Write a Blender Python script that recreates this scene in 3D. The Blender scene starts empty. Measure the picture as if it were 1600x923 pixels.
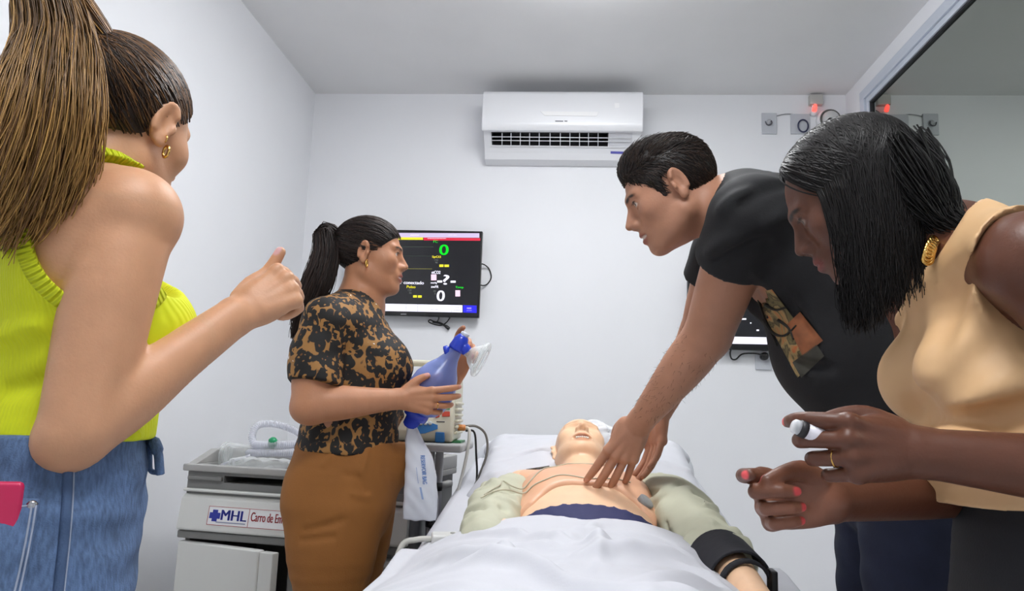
import bpy, math, random
import numpy as np
from mathutils import Matrix, Vector
random.seed(7); RNG = np.random.default_rng(7)
scene = bpy.context.scene
col = scene.collection
PI = math.pi

# ------------------------------------------------------------------ camera
FPX, CX, CY, CAMH = 1148.0, 800.0, 461.5, 1.05
_Y = np.array([88., 180., FPX]); _Y /= np.linalg.norm(_Y)
_Z = np.array([275., -7461., FPX]); _Z -= _Z.dot(_Y)*_Y; _Z /= np.linalg.norm(_Z)
_X = np.cross(_Y, _Z)
if _X[0] < 0: _X = -_X
CAMM = np.stack([_X, _Y, _Z])           # rows: world axes in camera coordinates
cd = bpy.data.cameras.new('camera'); cam = bpy.data.objects.new('camera', cd); col.objects.link(cam)
cd.sensor_fit = 'HORIZONTAL'; cd.sensor_width = 36.0; cd.lens = FPX*36.0/1600.0
cd.clip_start = 0.02
mw = Matrix.Identity(4)
for i in range(3):
    mw[i][0] = CAMM[i][0]; mw[i][1] = -CAMM[i][1]; mw[i][2] = -CAMM[i][2]
mw[2][3] = CAMH
cam.matrix_world = mw
scene.camera = cam

# ------------------------------------------------------------------ world, lights, exposure
wd = bpy.data.worlds.new('world'); scene.world = wd; wd.use_nodes = True
wd.node_tree.nodes['Background'].inputs[0].default_value = (0, 0, 0, 1)
wd.node_tree.nodes['Background'].inputs[1].default_value = 0.0   # closed room: no sky reaches it
scene.view_settings.view_transform = 'Standard'
scene.view_settings.look = 'None'
scene.view_settings.gamma = 1.0
scene.view_settings.use_curve_mapping = False
scene.view_settings.exposure = 0.35
LAMP_E = 20.0
LAMPS = [(0.05, 2.30), (0.0, 0.35)]      # centres of the two ceiling panels

def U(px, py, y=None, x=None, z=None):
    """pixel of the photograph + one known coordinate -> point in the room"""
    d = CAMM @ np.array([(px-CX)/FPX, (py-CY)/FPX, 1.0])
    s = y/d[1] if y is not None else (x/d[0] if x is not None else (z-CAMH)/d[2])
    p = d*s; p[2] += CAMH
    return p
def V(*a): return np.array(a, float)
def unit(v): v = np.asarray(v, float); return v/max(1e-9, np.linalg.norm(v))

# ------------------------------------------------------------------ materials
MATS = {}
def nodes_of(m): return m.node_tree.nodes, m.node_tree.links
def mat(name, c, rough=.5, metal=0., bump=0., bscale=60., var=0., vscale=8., spec=.5, sss=0., trans=0., alpha=1., emit=None, es=0., coat=0., aniso=None):
    if name in MATS: return MATS[name]
    m = bpy.data.materials.new(name); m.use_nodes = True; MATS[name] = m
    N, L = nodes_of(m); b = N['Principled BSDF']
    c4 = tuple(c)+(1,) if len(c) == 3 else c
    b.inputs['Base Color'].default_value = c4
    b.inputs['Roughness'].default_value = rough; b.inputs['Metallic'].default_value = metal
    b.inputs['Specular IOR Level'].default_value = spec
    b.inputs['Transmission Weight'].default_value = trans; b.inputs['Alpha'].default_value = alpha
    b.inputs['Coat Weight'].default_value = coat
    if sss:
        b.inputs['Subsurface Weight'].default_value = sss
        b.inputs['Subsurface Radius'].default_value = (1, .4, .25); b.inputs['Subsurface Scale'].default_value = .006
    if emit:
        b.inputs['Emission Color'].default_value = tuple(emit)+(1,); b.inputs['Emission Strength'].default_value = es
    tc = N.new('ShaderNodeTexCoord')
    if var:
        n = N.new('ShaderNodeTexNoise'); n.inputs['Scale'].default_value = vscale; n.inputs['Detail'].default_value = 5
        L.new(tc.outputs['Object'], n.inputs['Vector'])
        r = N.new('ShaderNodeMapRange'); r.inputs[1].default_value = .25; r.inputs[2].default_value = .75
        r.inputs[3].default_value = 1-var; r.inputs[4].default_value = 1+var
        L.new(n.outputs['Fac'], r.inputs[0])
        mx = N.new('ShaderNodeMix'); mx.data_type = 'RGBA'; mx.blend_type = 'MULTIPLY'; mx.inputs[0].default_value = 1
        mx.inputs[6].default_value = c4; L.new(r.outputs[0], mx.inputs[7]); L.new(mx.outputs[2], b.inputs['Base Color'])
    if bump:
        n = N.new('ShaderNodeTexNoise'); n.inputs['Scale'].default_value = bscale; n.inputs['Detail'].default_value = 4
        L.new(tc.outputs['Object'], n.inputs['Vector'])
        bp = N.new('ShaderNodeBump'); bp.inputs['Strength'].default_value = bump; bp.inputs['Distance'].default_value = .004
        L.new(n.outputs['Fac'], bp.inputs['Height']); L.new(bp.outputs[0], b.inputs['Normal'])
    return m
def srgb(r, g, b): return tuple(((v/255+.055)/1.055)**2.4 if v > 10 else v/255/12.92 for v in (r, g, b))
def col_attr_mat(name, rough=.5, sss=.0, bump=.12, bscale=220., var=.06, spec=.4):
    """material whose colour is the mesh's own 'Col' attribute (skin with lips, nails, brows)"""
    m = mat(name, (.5, .5, .5), rough=rough, bump=bump, bscale=bscale, var=var, vscale=30, sss=sss, spec=spec)
    N, L = nodes_of(m); a = N.new('ShaderNodeAttribute'); a.attribute_name = 'Col'
    for n in N:
        if n.type == 'MIX': L.new(a.outputs['Color'], n.inputs[6])
    return m
def clear_plastic(name, tint=(.9, .92, .97), op=.18, rough=.08):
    m = bpy.data.materials.new(name); m.use_nodes = True; MATS[name] = m
    N, L = nodes_of(m); b = N['Principled BSDF']; out = N['Material Output']
    b.inputs['Base Color'].default_value = tuple(tint)+(1,); b.inputs['Roughness'].default_value = rough
    t = N.new('ShaderNodeBsdfTransparent'); t.inputs[0].default_value = tuple(min(1, .35+.65*x) for x in tint)+(1,)
    lw = N.new('ShaderNodeLayerWeight'); lw.inputs[0].default_value = .35
    mr = N.new('ShaderNodeMapRange'); mr.inputs[3].default_value = op; mr.inputs[4].default_value = min(1, op+.6)
    L.new(lw.outputs['Facing'], mr.inputs[0])
    mx = N.new('ShaderNodeMixShader'); L.new(mr.outputs[0], mx.inputs[0]); L.new(t.outputs[0], mx.inputs[1]); L.new(b.outputs[0], mx.inputs[2])
    L.new(mx.outputs[0], out.inputs[0])
    return m

# ------------------------------------------------------------------ objects
LOC = {}
def thing(name, label, cat, loc=(0, 0, 0), group=None):
    o = bpy.data.objects.new(name, None); col.objects.link(o); o.location = loc; o.empty_display_size = .05
    LOC[o.name] = np.array(loc, float); o['label'] = label; o['category'] = cat
    if group: o['group'] = group
    return o
def tag(o, label, cat, group=None):
    o['label'] = label; o['category'] = cat
    if group: o['group'] = group
    return o
def struct(o):
    o['kind'] = 'structure'; return o
def obj(name, vf, m, parent=None, smooth=True, label=None, bevel=0., colors=None, autosmooth=None):
    """vf = (verts, faces) in room coordinates -> ONE mesh object"""
    v, f = vf[0], vf[1]
    v = np.asarray(v, float).reshape(-1, 3)
    if parent is not None: base = LOC[parent.name]
    else:
        base = np.array([(v[:, 0].min()+v[:, 0].max())/2, (v[:, 1].min()+v[:, 1].max())/2, v[:, 2].min()])
    me = bpy.data.meshes.new(name)
    if isinstance(f, np.ndarray) and f.ndim == 2:
        nf, k = f.shape
        me.vertices.add(len(v)); me.vertices.foreach_set('co', (v-base).astype(np.float32).ravel())
        me.loops.add(nf*k); me.loops.foreach_set('vertex_index', f.astype(np.int32).ravel())
        me.polygons.add(nf); me.polygons.foreach_set('loop_start', np.arange(0, nf*k, k, dtype=np.int32))
        me.update(calc_edges=True); me.validate()
    else:
        me.from_pydata([tuple(x) for x in (v-base)], [], [tuple(int(i) for i in q) for q in f])
    if smooth: me.polygons.foreach_set('use_smooth', np.ones(len(me.polygons), dtype=bool))
    if colors is not None:
        a = me.color_attributes.new('Col', 'FLOAT_COLOR', 'POINT')
        c = np.ones((len(v), 4), np.float32); c[:, :3] = colors; a.data.foreach_set('color', c.ravel())
    me.materials.append(m if not isinstance(m, str) else MATS[m])
    o = bpy.data.objects.new(name, me); col.objects.link(o)
    if parent is not None: o.parent = parent
    else: o.location = base
    LOC[o.name] = base
    if bevel:
        b = o.modifiers.new('bevel', 'BEVEL'); b.width = bevel; b.segments = 2; b.limit_method = 'ANGLE'
        w = o.modifiers.new('wn', 'WEIGHTED_NORMAL')
    if label: o['label'] = label
    return o
class MB:
    """collects shapes for one mesh"""
    def __init__(s): s.v = []; s.f = []
    def add(s, v, f):
        o = len(s.v); s.v += [tuple(x) for x in v]; s.f += [tuple(i+o for i in q) for q in f]; return s
    def box(s, lo, hi, M=None):
        x0, y0, z0 = lo; x1, y1, z1 = hi
        v = [(x0, y0, z0), (x1, y0, z0), (x1, y1, z0), (x0, y1, z0), (x0, y0, z1), (x1, y0, z1), (x1, y1, z1), (x0, y1, z1)]
        if M is not None: v = [tuple(M @ Vector(q)) for q in v]
        return s.add(v, [(3, 2, 1, 0), (4, 5, 6, 7), (0, 1, 5, 4), (1, 2, 6, 5), (2, 3, 7, 6), (3, 0, 4, 7)])
    def prism(s, poly, ax, a0, a1, M=None):
        """2-D outline extruded along axis ax (0,1,2)"""
        def mk(p, a):
            q = [p[0], p[1]]; q.insert(ax, a); return tuple(M @ Vector(q)) if M is not None else tuple(q)
        n = len(poly)
        v = [mk(p, a0) for p in poly]+[mk(p, a1) for p in poly]
        f = [tuple(range(n))[::-1], tuple(range(n, 2*n))]+[(i, (i+1) % n, n+(i+1) % n, n+i) for i in range(n)]
        return s.add(v, f)
    def tube(s, pts, r, seg=8, cap=True, closed=False):
        P = np.asarray(pts, float); n = len(P)
        R = np.full(n, r) if np.isscalar(r) else np.asarray(r, float)
        T = np.gradient(P, axis=0)
        if closed: T = np.roll(P, -1, 0)-np.roll(P, 1, 0)
        T /= np.maximum(1e-9, np.linalg.norm(T, axis=1))[:, None]
        a = np.array([0, 0, 1.]) if abs(T[0][2]) < .9 else np.array([1., 0, 0])
        u = np.cross(T[0], a); u /= np.linalg.norm(u)
        v = []
        for i in range(n):
            u = u-u.dot(T[i])*T[i]; u /= max(1e-9, np.linalg.norm(u)); w = np.cross(T[i], u)
            for k in range(seg):
                an = 2*PI*k/seg; v.append(tuple(P[i]+R[i]*(math.cos(an)*u+math.sin(an)*w)))
        f = []
        for i in range(n if closed else n-1):
            j = (i+1) % n
            for k in range(seg):
                k2 = (k+1) % seg; f.append((i*seg+k, i*seg+k2, j*seg+k2, j*seg+k))
        if cap and not closed:
            f.append(tuple(range(seg))[::-1]); f.append(tuple(range((n-1)*seg, n*seg)))
        return s.add(v, f)
    def lathe(s, c, ax, prof, seg=24):
        """prof = [(distance along axis, radius)]"""
        c = np.asarray(c, float); ax = unit(ax)
        a = np.array([0, 0, 1.]) if abs(ax[2]) < .9 else np.array([1., 0, 0])
        u = unit(np.cross(ax, a)); w = np.cross(ax, u)
        v = []; n = len(prof)
        for t, r in prof:
            for k in range(seg):
                an = 2*PI*k/seg; v.append(tuple(c+ax*t+r*(math.cos(an)*u+math.sin(an)*w)))
        f = [(i*seg+k, i*seg+(k+1) % seg, (i+1)*seg+(k+1) % seg, (i+1)*seg+k) for i in range(n-1) for k in range(seg)]
        if prof[0][1] > 1e-5: f.append(tuple(range(seg))[::-1])
        if prof[-1][1] > 1e-5: f.append(tuple(range((n-1)*seg, n*seg)))
        return s.add(v, f)
    def grid(s, P):
        """P (n,m,3)"""
        P = np.asarray(P); n, m = P.shape[:2]
        return s.add(P.reshape(-1, 3), [(i*m+j, i*m+j+1, (i+1)*m+j+1, (i+1)*m+j) for i in range(n-1) for j in range(m-1)])
    @property
    def vf(s): return (s.v, s.f)
def catmull(P, n=8, closed=False):
    P = np.asarray(P, float); m = len(P)
    if m < 3: return np.array([P[0]+(P[-1]-P[0])*t for t in np.linspace(0, 1, n+1)])
    out = []
    rng = range(m if closed else m-1)
    for i in rng:
        if closed: p0, p1, p2, p3 = P[(i-1) % m], P[i], P[(i+1) % m], P[(i+2) % m]
        else: p0, p1, p2, p3 = P[max(0, i-1)], P[i], P[i+1], P[min(m-1, i+2)]
        for k in range(n):
            t = k/n
            out.append(.5*((2*p1)+(-p0+p2)*t+(2*p0-5*p1+4*p2-p3)*t*t+(-p0+3*p1-3*p2+p3)*t**3))
    if not closed: out.append(P[-1])
    return np.array(out)

# ------------------------------------------------------------------ implicit surfaces (bodies, clothes, soft things)
class Field:
    def __init__(s): s.ops = []
    # each op: (kind, fn(x,y,z), lo, hi, k)
    def cap(s, a, b, ra, rb=None, k=.01, op='u'):
        return s.chain([a, b], [ra, ra if rb is None else rb], k=k, op=op, n=1)
    def ball(s, c, r, k=.01, op='u'): return s.ell(c, (r, r, r), None, k, op)
    def ell(s, c, r, R=None, k=.01, op='u'):
        c = np.asarray(c, float); r = np.asarray(r, float); R = np.eye(3) if R is None else np.asarray(R, float)
        def fn(x, y, z):
            dx, dy, dz = x-c[0], y-c[1], z-c[2]
            u, v, w = [dx*R[0, i]+dy*R[1, i]+dz*R[2, i] for i in range(3)]
            k0 = np.sqrt((u/r[0])**2+(v/r[1])**2+(w/r[2])**2)
            k1 = np.sqrt((u/r[0]**2)**2+(v/r[1]**2)**2+(w/r[2]**2)**2)
            return k0*(k0-1)/np.maximum(k1, 1e-6)
        e = np.sqrt(((R*r)**2).sum(1))
        if op == 'i': s.ops.append(('i', fn, None, None, k)); return s
        s.ops.append((op, [(fn, c-e, c+e)], c-e, c+e, k)); return s
    def chain(s, pts, rx, ry=None, side=None, k=.02, op='u', n=4):
        P = np.asarray(pts, float); rx = np.broadcast_to(np.asarray(rx, float), (len(P),)).copy()
        ryv = rx if ry is None else np.broadcast_to(np.asarray(ry, float), (len(P),))
        A = np.column_stack([P, rx, ryv])
        if side is not None:
            sd = np.asarray(side, float)
            if sd.ndim == 1: sd = np.tile(sd, (len(P), 1))
            A = np.column_stack([A, sd])
        if n > 1 and len(P) > 2: A = catmull(A, n)
        segs = []
        for i in range(len(A)-1):
            a, b = A[i], A[i+1]
            segs.append(s._seg(a, b, side is not None))
        lo = np.min([q[1] for q in segs], 0); hi = np.max([q[2] for q in segs], 0)
        s.ops.append((op, segs, lo, hi, k)); return s
    def _seg(s, A, B, ell):
        a, b = A[:3], B[:3]; ab = b-a; L2 = max(1e-12, ab@ab)
        rm = max(A[3], B[3], A[4], B[4]); lo = np.minimum(a, b)-rm; hi = np.maximum(a, b)+rm
        if not ell:
            ra, rb = A[3], B[3]
            def fn(x, y, z):
                dx, dy, dz = x-a[0], y-a[1], z-a[2]
                t = np.clip((dx*ab[0]+dy*ab[1]+dz*ab[2])/L2, 0, 1)
                return np.sqrt((dx-t*ab[0])**2+(dy-t*ab[1])**2+(dz-t*ab[2])**2)-(ra+(rb-ra)*t)
        else:
            w = ab/math.sqrt(L2); sd = (A[5:8]+B[5:8])/2; sd = sd-sd.dot(w)*w; sd = unit(sd); vv = np.cross(w, sd)
            def fn(x, y, z):
                dx, dy, dz = x-a[0], y-a[1], z-a[2]
                t = np.clip((dx*ab[0]+dy*ab[1]+dz*ab[2])/L2, 0, 1)
                qx, qy, qz = dx-t*ab[0], dy-t*ab[1], dz-t*ab[2]
                r1 = A[3]+(B[3]-A[3])*t; r2 = A[4]+(B[4]-A[4])*t; r3 = np.minimum(r1, r2)*.7
                u = qx*sd[0]+qy*sd[1]+qz*sd[2]; v = qx*vv[0]+qy*vv[1]+qz*vv[2]; q = qx*w[0]+qy*w[1]+qz*w[2]
                k0 = np.sqrt((u/r1)**2+(v/r2)**2+(q/r3)**2)
                k1 = np.sqrt((u/r1**2)**2+(v/r2**2)**2+(q/r3**2)**2)
                return np.where(k1 > 1e-6, k0*(k0-1)/np.maximum(k1, 1e-6), -np.minimum(r1, r2))
        return (fn, lo, hi)
    def rbox(s, c, half, R=None, r=.01, k=.005, op='u'):
        c = np.asarray(c, float); hf = np.asarray(half, float)-r; R = np.eye(3) if R is None else np.asarray(R, float)
        def fn(x, y, z):
            dx, dy, dz = x-c[0], y-c[1], z-c[2]
            u, v, w = [np.abs(dx*R[0, i]+dy*R[1, i]+dz*R[2, i])-hf[i] for i in range(3)]
            return np.sqrt(np.maximum(u, 0)**2+np.maximum(v, 0)**2+np.maximum(w, 0)**2)+np.minimum(np.maximum(u, np.maximum(v, w)), 0)-r
        e = np.sqrt(((R*(hf+r))**2).sum(1))
        s.ops.append((op, [(fn, c-e, c+e)], c-e, c+e, k)); return s
    def cyl(s, a, b, r, k=.003, op='s'):
        """flat ended cylinder from a to b"""
        a = np.asarray(a, float); b = np.asarray(b, float); L = np.linalg.norm(b-a); w = (b-a)/L; c = (a+b)/2
        def fn(x, y, z):
            dx, dy, dz = x-c[0], y-c[1], z-c[2]; q = dx*w[0]+dy*w[1]+dz*w[2]
            e1 = np.sqrt(np.maximum(0, (dx-q*w[0])**2+(dy-q*w[1])**2+(dz-q*w[2])**2))-r; e2 = np.abs(q)-L/2
            return np.minimum(np.maximum(e1, e2), 0)+np.sqrt(np.maximum(e1, 0)**2+np.maximum(e2, 0)**2)
        e = L/2*np.abs(w)+r
        s.ops.append((op, [(fn, c-e, c+e)], c-e, c+e, k)); return s
    def rays(s, px, y0, off=0., maxd=.5):
        """where lines of sight through photo pixels meet this surface; second value tells which ones do"""
        P0 = np.array([U(x, y, y=y0) for x, y in px]); D = P0-np.array([0, 0, CAMH]); D /= np.linalg.norm(D, axis=1)[:, None]; t = np.zeros(len(P0))
        for _ in range(60): t = np.minimum(maxd, t+np.maximum(-.004, .6*(s.at(P0+t[:, None]*D)-off)))
        P1 = P0+t[:, None]*D; return P1, np.abs(s.at(P1)-off) < .004
    def fold(s, px, y0, w=.007, k=.02, op='u', sink=.002):
        """a cloth fold (ridge or crease) laid on the surface along photo pixels"""
        C = catmull([np.array([a, b, 0.]) for a, b in px], 5); P1, ok = s.rays(C[:, :2], y0, -sink)
        P1 = P1[ok]
        if len(P1) >= 3:
            t = np.linspace(0, 1, len(P1)); s.chain(P1, .0015+(w-.0015)*np.sin(t*PI)**.7, k=k, op=op, n=1)
        return s
    def plane(s, p, n, k=.002):
        """keep the side that the normal points away from"""
        p = np.asarray(p, float); n = unit(n)
        s.ops.append(('i', lambda x, y, z: (x-p[0])*n[0]+(y-p[1])*n[1]+(z-p[2])*n[2], None, None, k)); return s
    def disp(s, fn): s.ops.append(('d', fn, None, None, 0)); return s
    def bounds(s):
        u = [o for o in s.ops if o[0] == 'u']
        return np.min([o[2] for o in u], 0), np.max([o[3] for o in u], 0)
    @staticmethod
    def _mix(op, a, b, k):
        if op == 'u':
            if k <= 0: return np.minimum(a, b)
            h = np.clip(.5+.5*(b-a)/k, 0, 1); return b+(a-b)*h-k*h*(1-h)
        bb = -b if op == 's' else b
        if k <= 0: return np.maximum(a, bb)
        h = np.clip(.5-.5*(bb-a)/k, 0, 1); return bb+(a-bb)*h+k*h*(1-h)
    def grid(s, lo, hi, h):
        lo = np.asarray(lo, float); n = np.ceil((np.asarray(hi)-lo)/h).astype(int)+1
        ax = [(lo[i]+h*np.arange(n[i])).astype(np.float32) for i in range(3)]
        F = np.full(n, 1.0, np.float32)
        def rng(l, u, m):
            i0 = np.clip(np.floor((l-m-lo)/h).astype(int), 0, n); i1 = np.clip(np.ceil((u+m-lo)/h).astype(int)+1, 0, n)
            return i0, i1
        def xyz(i0, i1): return ax[0][i0[0]:i1[0], None, None], ax[1][None, i0[1]:i1[1], None], ax[2][None, None, i0[2]:i1[2]]
        for op, fn, l, u, k in s.ops:
            if op == 'd':
                I = np.nonzero(np.abs(F) < .05)
                if len(I[0]): F[I] += fn(ax[0][I[0]], ax[1][I[1]], ax[2][I[2]])
                continue
            if l is None:
                b = fn(*xyz((0, 0, 0), n)).astype(np.float32); F[:] = s._mix('i', F, b, k); continue
            m = k+3*h
            i0, i1 = rng(l, u, m)
            if (i1 <= i0).any(): continue
            if len(fn) == 1: T = fn[0][0](*xyz(i0, i1)).astype(np.float32)
            else:
                T = np.full(i1-i0, 1.0, np.float32)
                for g, gl, gu in fn:
                    j0, j1 = rng(gl, gu, m)
                    if (j1 <= j0).any(): continue
                    sl = tuple(slice(j0[i]-i0[i], j1[i]-i0[i]) for i in range(3))
                    T[sl] = np.minimum(T[sl], g(*xyz(j0, j1)))
            sl = tuple(slice(i0[i], i1[i]) for i in range(3))
            F[sl] = s._mix(op, F[sl], T, k)
        return F, lo
    def at(s, P):
        P = np.asarray(P, float); x, y, z = P[:, 0], P[:, 1], P[:, 2]; F = np.full(len(P), 1.0)
        for op, fn, l, u, k in s.ops:
            if op == 'd': F += np.where(np.abs(F) < .05, fn(x, y, z), 0); continue
            if l is None: F = s._mix('i', F, fn(x, y, z), k); continue
            T = np.min([g(x, y, z) for g, _, _ in fn], 0)
            F = s._mix(op, F, T, k)
        return F
    def drop(s, P, d, off=0., it=40, maxd=.6):
        """march points along direction d until they meet the surface (plus off)"""
        P = np.array(P, float); d = unit(d); t = np.zeros(len(P))
        for _ in range(it): t = np.minimum(maxd, t+np.maximum(-.01, .7*(s.at(P+t[:, None]*d)-off)))
        return P+t[:, None]*d
    def snap(s, P, off=0., it=8):
        """move points onto the surface along the gradient"""
        P = np.array(P, float); e = 1e-3
        for _ in range(it):
            f = s.at(P)-off
            g = np.stack([s.at(P+e*np.eye(3)[i])-s.at(P-e*np.eye(3)[i]) for i in range(3)], 1)/(2*e)
            gn = np.maximum(.3, np.linalg.norm(g, axis=1))
            P -= .8*g*(f/gn**2)[:, None]
        return P
    def mesh(s, h, fine=(), pad=None, lo=None, hi=None):
        L, Hh = s.bounds()
        if lo is not None: L = np.maximum(L, lo)
        if hi is not None: Hh = np.minimum(Hh, hi)
        F, o = s.grid(L-4*h, Hh+4*h, h)
        v, q = nets(F, o, h)
        VV, QQ = [], []
        c = v[q].mean(1); keep = np.ones(len(q), bool)
        off = 0
        for fl, fh, h2 in fine:
            fl, fh = np.asarray(fl, float), np.asarray(fh, float)
            keep &= ~((c > fl+h).all(1) & (c < fh-h).all(1))
            F2, o2 = s.grid(fl-2*h2, fh+2*h2, h2); v2, q2 = nets(F2, o2, h2)
            c2 = v2[q2].mean(1); q2 = q2[(c2 > fl).all(1) & (c2 < fh).all(1)]
            VV.append(v2); QQ.append(q2)
        VV.insert(0, v); QQ.insert(0, q[keep])
        out = []; off = 0
        for a, b in zip(VV, QQ): out.append(b+off); off += len(a)
        v = np.concatenate(VV); q = np.concatenate(out)
        used = np.zeros(len(v), bool); used[q.ravel()] = True; idx = np.cumsum(used)-1
        return v[used], idx[q]
def nets(F, o, h):
    S = F < 0
    n = np.array(F.shape)-1
    c = [(i, j, k) for i in (0, 1) for j in (0, 1) for k in (0, 1)]
    def sub(A, d): return A[d[0]:d[0]+n[0], d[1]:d[1]+n[1], d[2]:d[2]+n[2]]
    allv = sub(S, c[0]).copy(); anyv = allv.copy()
    for d in c[1:]: t = sub(S, d); allv &= t; anyv |= t
    I = np.array(np.nonzero(anyv & ~allv))
    vid = np.full(n, -1, np.int32); m = I.shape[1]; vid[I[0], I[1], I[2]] = np.arange(m)
    D = [F[I[0]+d[0], I[1]+d[1], I[2]+d[2]] for d in c]
    acc = np.zeros((m, 3)); cnt = np.zeros(m)
    for a in range(8):
        for b in range(a+1, 8):
            df = np.array(c[b])-np.array(c[a])
            if np.abs(df).sum() != 1: continue
            x = (D[a] < 0) != (D[b] < 0)
            t = np.where(x, D[a]/np.where(x, D[a]-D[b], 1), 0)
            acc += np.where(x[:, None], np.array(c[a])+t[:, None]*df, 0); cnt += x
    v = o+h*(I.T+acc/np.maximum(cnt, 1)[:, None])
    Q = []
    for a in range(3):
        b, d = (a+1) % 3, (a+2) % 3
        s0 = [slice(None)]*3; s1 = [slice(None)]*3
        s0[a] = slice(0, -1); s1[a] = slice(1, None)
        A, B = S[tuple(s0)], S[tuple(s1)]
        J = np.array(np.nonzero(A != B))
        ok = (J[b] > 0) & (J[d] > 0) & (J[b] < n[b]) & (J[d] < n[d]); J = J[:, ok]
        ins = A[J[0], J[1], J[2]]
        def cell(db, dd):
            K = J.copy(); K[b] -= db; K[d] -= dd; return vid[K[0], K[1], K[2]]
        q = np.stack([cell(1, 1), cell(0, 1), cell(0, 0), cell(1, 0)], 1)
        q[~ins] = q[~ins][:, ::-1]
        Q.append(q)
    return v, np.concatenate(Q)
def paint(v, base, ops):
    """ops: (centre, R or None, radii, colour, softness)"""
    C = np.tile(np.asarray(base, float), (len(v), 1))
    for c, R, r, colr, soft in ops:
        q = v-np.asarray(c)
        if R is not None: q = q @ np.asarray(R)
        k = np.linalg.norm(q/np.asarray(r, float), axis=1)
        w = np.clip((1+soft-k)/(2*soft), 0, 1)[:, None]
        C = C*(1-w)+np.asarray(colr)*w
    return C
def rotz(a): c, s = math.cos(a), math.sin(a); return np.array([[c, -s, 0], [s, c, 0], [0, 0, 1.]])
def rotx(a): c, s = math.cos(a), math.sin(a); return np.array([[1., 0, 0], [0, c, -s], [0, s, c]])
def roty(a): c, s = math.cos(a), math.sin(a); return np.array([[c, 0, s], [0, 1., 0], [-s, 0, c]])
def rad(d): return d*PI/180

# ================================================================== ROOM
XL, XR, YB, YF, ZC = -1.475, 1.44, 3.85, -1.5, 2.775
wallm = mat('wall_paint', srgb(238, 239, 243), rough=.55, bump=.04, bscale=90, var=.012, vscale=3)
ceilm = mat('ceiling_paint', srgb(236, 236, 237), rough=.7, bump=.05, bscale=40, var=.015, vscale=4)
floorm = mat('floor_vinyl', srgb(214, 213, 208), rough=.35, var=.06, vscale=14, bump=.02)
T = .1
def wall(name, lo, hi, m): return struct(obj(name, MB().box(lo, hi).vf, m, smooth=False))
wall('floor', (XL-T, YF-T, -T), (XR+T, YB+T, 0), floorm)
wall('ceiling', (XL-T, YF-T, ZC), (XR+T, YB+T, ZC+T), ceilm)
wall('wall_back', (XL-T, YB, 0), (XR+T, YB+T, ZC), wallm)
wall('wall_left', (XL-T, YF, 0), (XL, YB, ZC), wallm)
wall('wall_front', (XL-T, YF-T, 0), (XR+T, YF, ZC), wallm)
# right wall with a framed one-way observation glass
GY0, GY1, GZ0, GZ1 = .1, 3.60, .95, 2.655
wr = MB()
wr.box((XR, YF, 0), (XR+T, YB, GZ0)); wr.box((XR, YF, GZ1), (XR+T, YB, ZC))
wr.box((XR, GY1, GZ0), (XR+T, YB, GZ1)); wr.box((XR, YF, GZ0), (XR+T, GY0, GZ1))
struct(obj('wall_right', wr.vf, wallm, smooth=False))
alu = mat('white_aluminium', srgb(205, 212, 224), rough=.35, metal=.15)
gask = mat('black_gasket', srgb(38, 38, 44), rough=.6)
glassm = mat('observation_glass', (.42, .45, .405), rough=.015, metal=1.0)
w1 = struct(thing('window_1', 'wide dark one-way observation glass in a pale aluminium frame', 'window', (XR, (GY0+GY1)/2, GZ0)))
def ring(y0, y1, z0, z1, w, x0, x1):
    b = MB(); b.box((x0, y0, z1-w), (x1, y1, z1)); b.box((x0, y0, z0), (x1, y1, z0+w)); b.box((x0, y1-w, z0+w), (x1, y1, z1-w)); b.box((x0, y0, z0+w), (x1, y0+w, z1-w)); return b
obj('window_frame', ring(GY0-.03, GY1+.03, GZ0-.03, GZ1+.03, .05, XR-.016, XR+.02).vf, alu, w1, smooth=False, bevel=.003)
obj('glazing_bead', ring(GY0+.02, GY1-.02, GZ0+.02, GZ1-.02, .028, XR-.006, XR+.03).vf, alu, w1, smooth=False, bevel=.003)
obj('gasket', ring(GY0+.045, GY1-.045, GZ0+.045, GZ1-.045, .012, XR+.002, XR+.02).vf, gask, w1, smooth=False)
obj('pane', MB().box((XR+.012, GY0+.03, GZ0+.03), (XR+.022, GY1-.03, GZ1-.03)).vf, glassm, w1, smooth=False)
bbm = mat('baseboard_white', srgb(225, 226, 230), rough=.4)
for nm, lo, hi in (('baseboard_back', (XL, YB-.012, 0), (XR, YB, .08)), ('baseboard_left', (XL, YF, 0), (XL+.012, YB-.012, .08)), ('baseboard_right', (XR-.012, YF, 0), (XR, YB-.012, .08))):
    struct(obj(nm, MB().box(lo, hi).vf, bbm, smooth=False, bevel=.004))

# ceiling LED panels
ledm = mat('led_diffuser', (.9, .9, .9), emit=(.97, .985, 1.0), es=LAMP_E)
whitem = mat('white_enamel', srgb(238, 239, 242), rough=.35)
for i, (lx, ly) in enumerate(LAMPS):
    t = thing('ceiling_light_offscreen', ('square white LED panel on the ceiling above the bed head', 'square white LED panel on the ceiling above the foot of the bed')[i], 'ceiling light', (lx, ly, ZC-.075), 'ceiling LED panels')
    s = .28
    obj('frame', MB().box((lx-s-.012, ly-s-.012, ZC-.012), (lx+s+.012, ly+s+.012, ZC)).vf, whitem, t, smooth=False, bevel=.004)
    obj('diffuser_offscreen', MB().box((lx-s, ly-s, ZC-.075), (lx+s, ly+s, ZC-.012)).vf, ledm, t, smooth=False)

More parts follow.
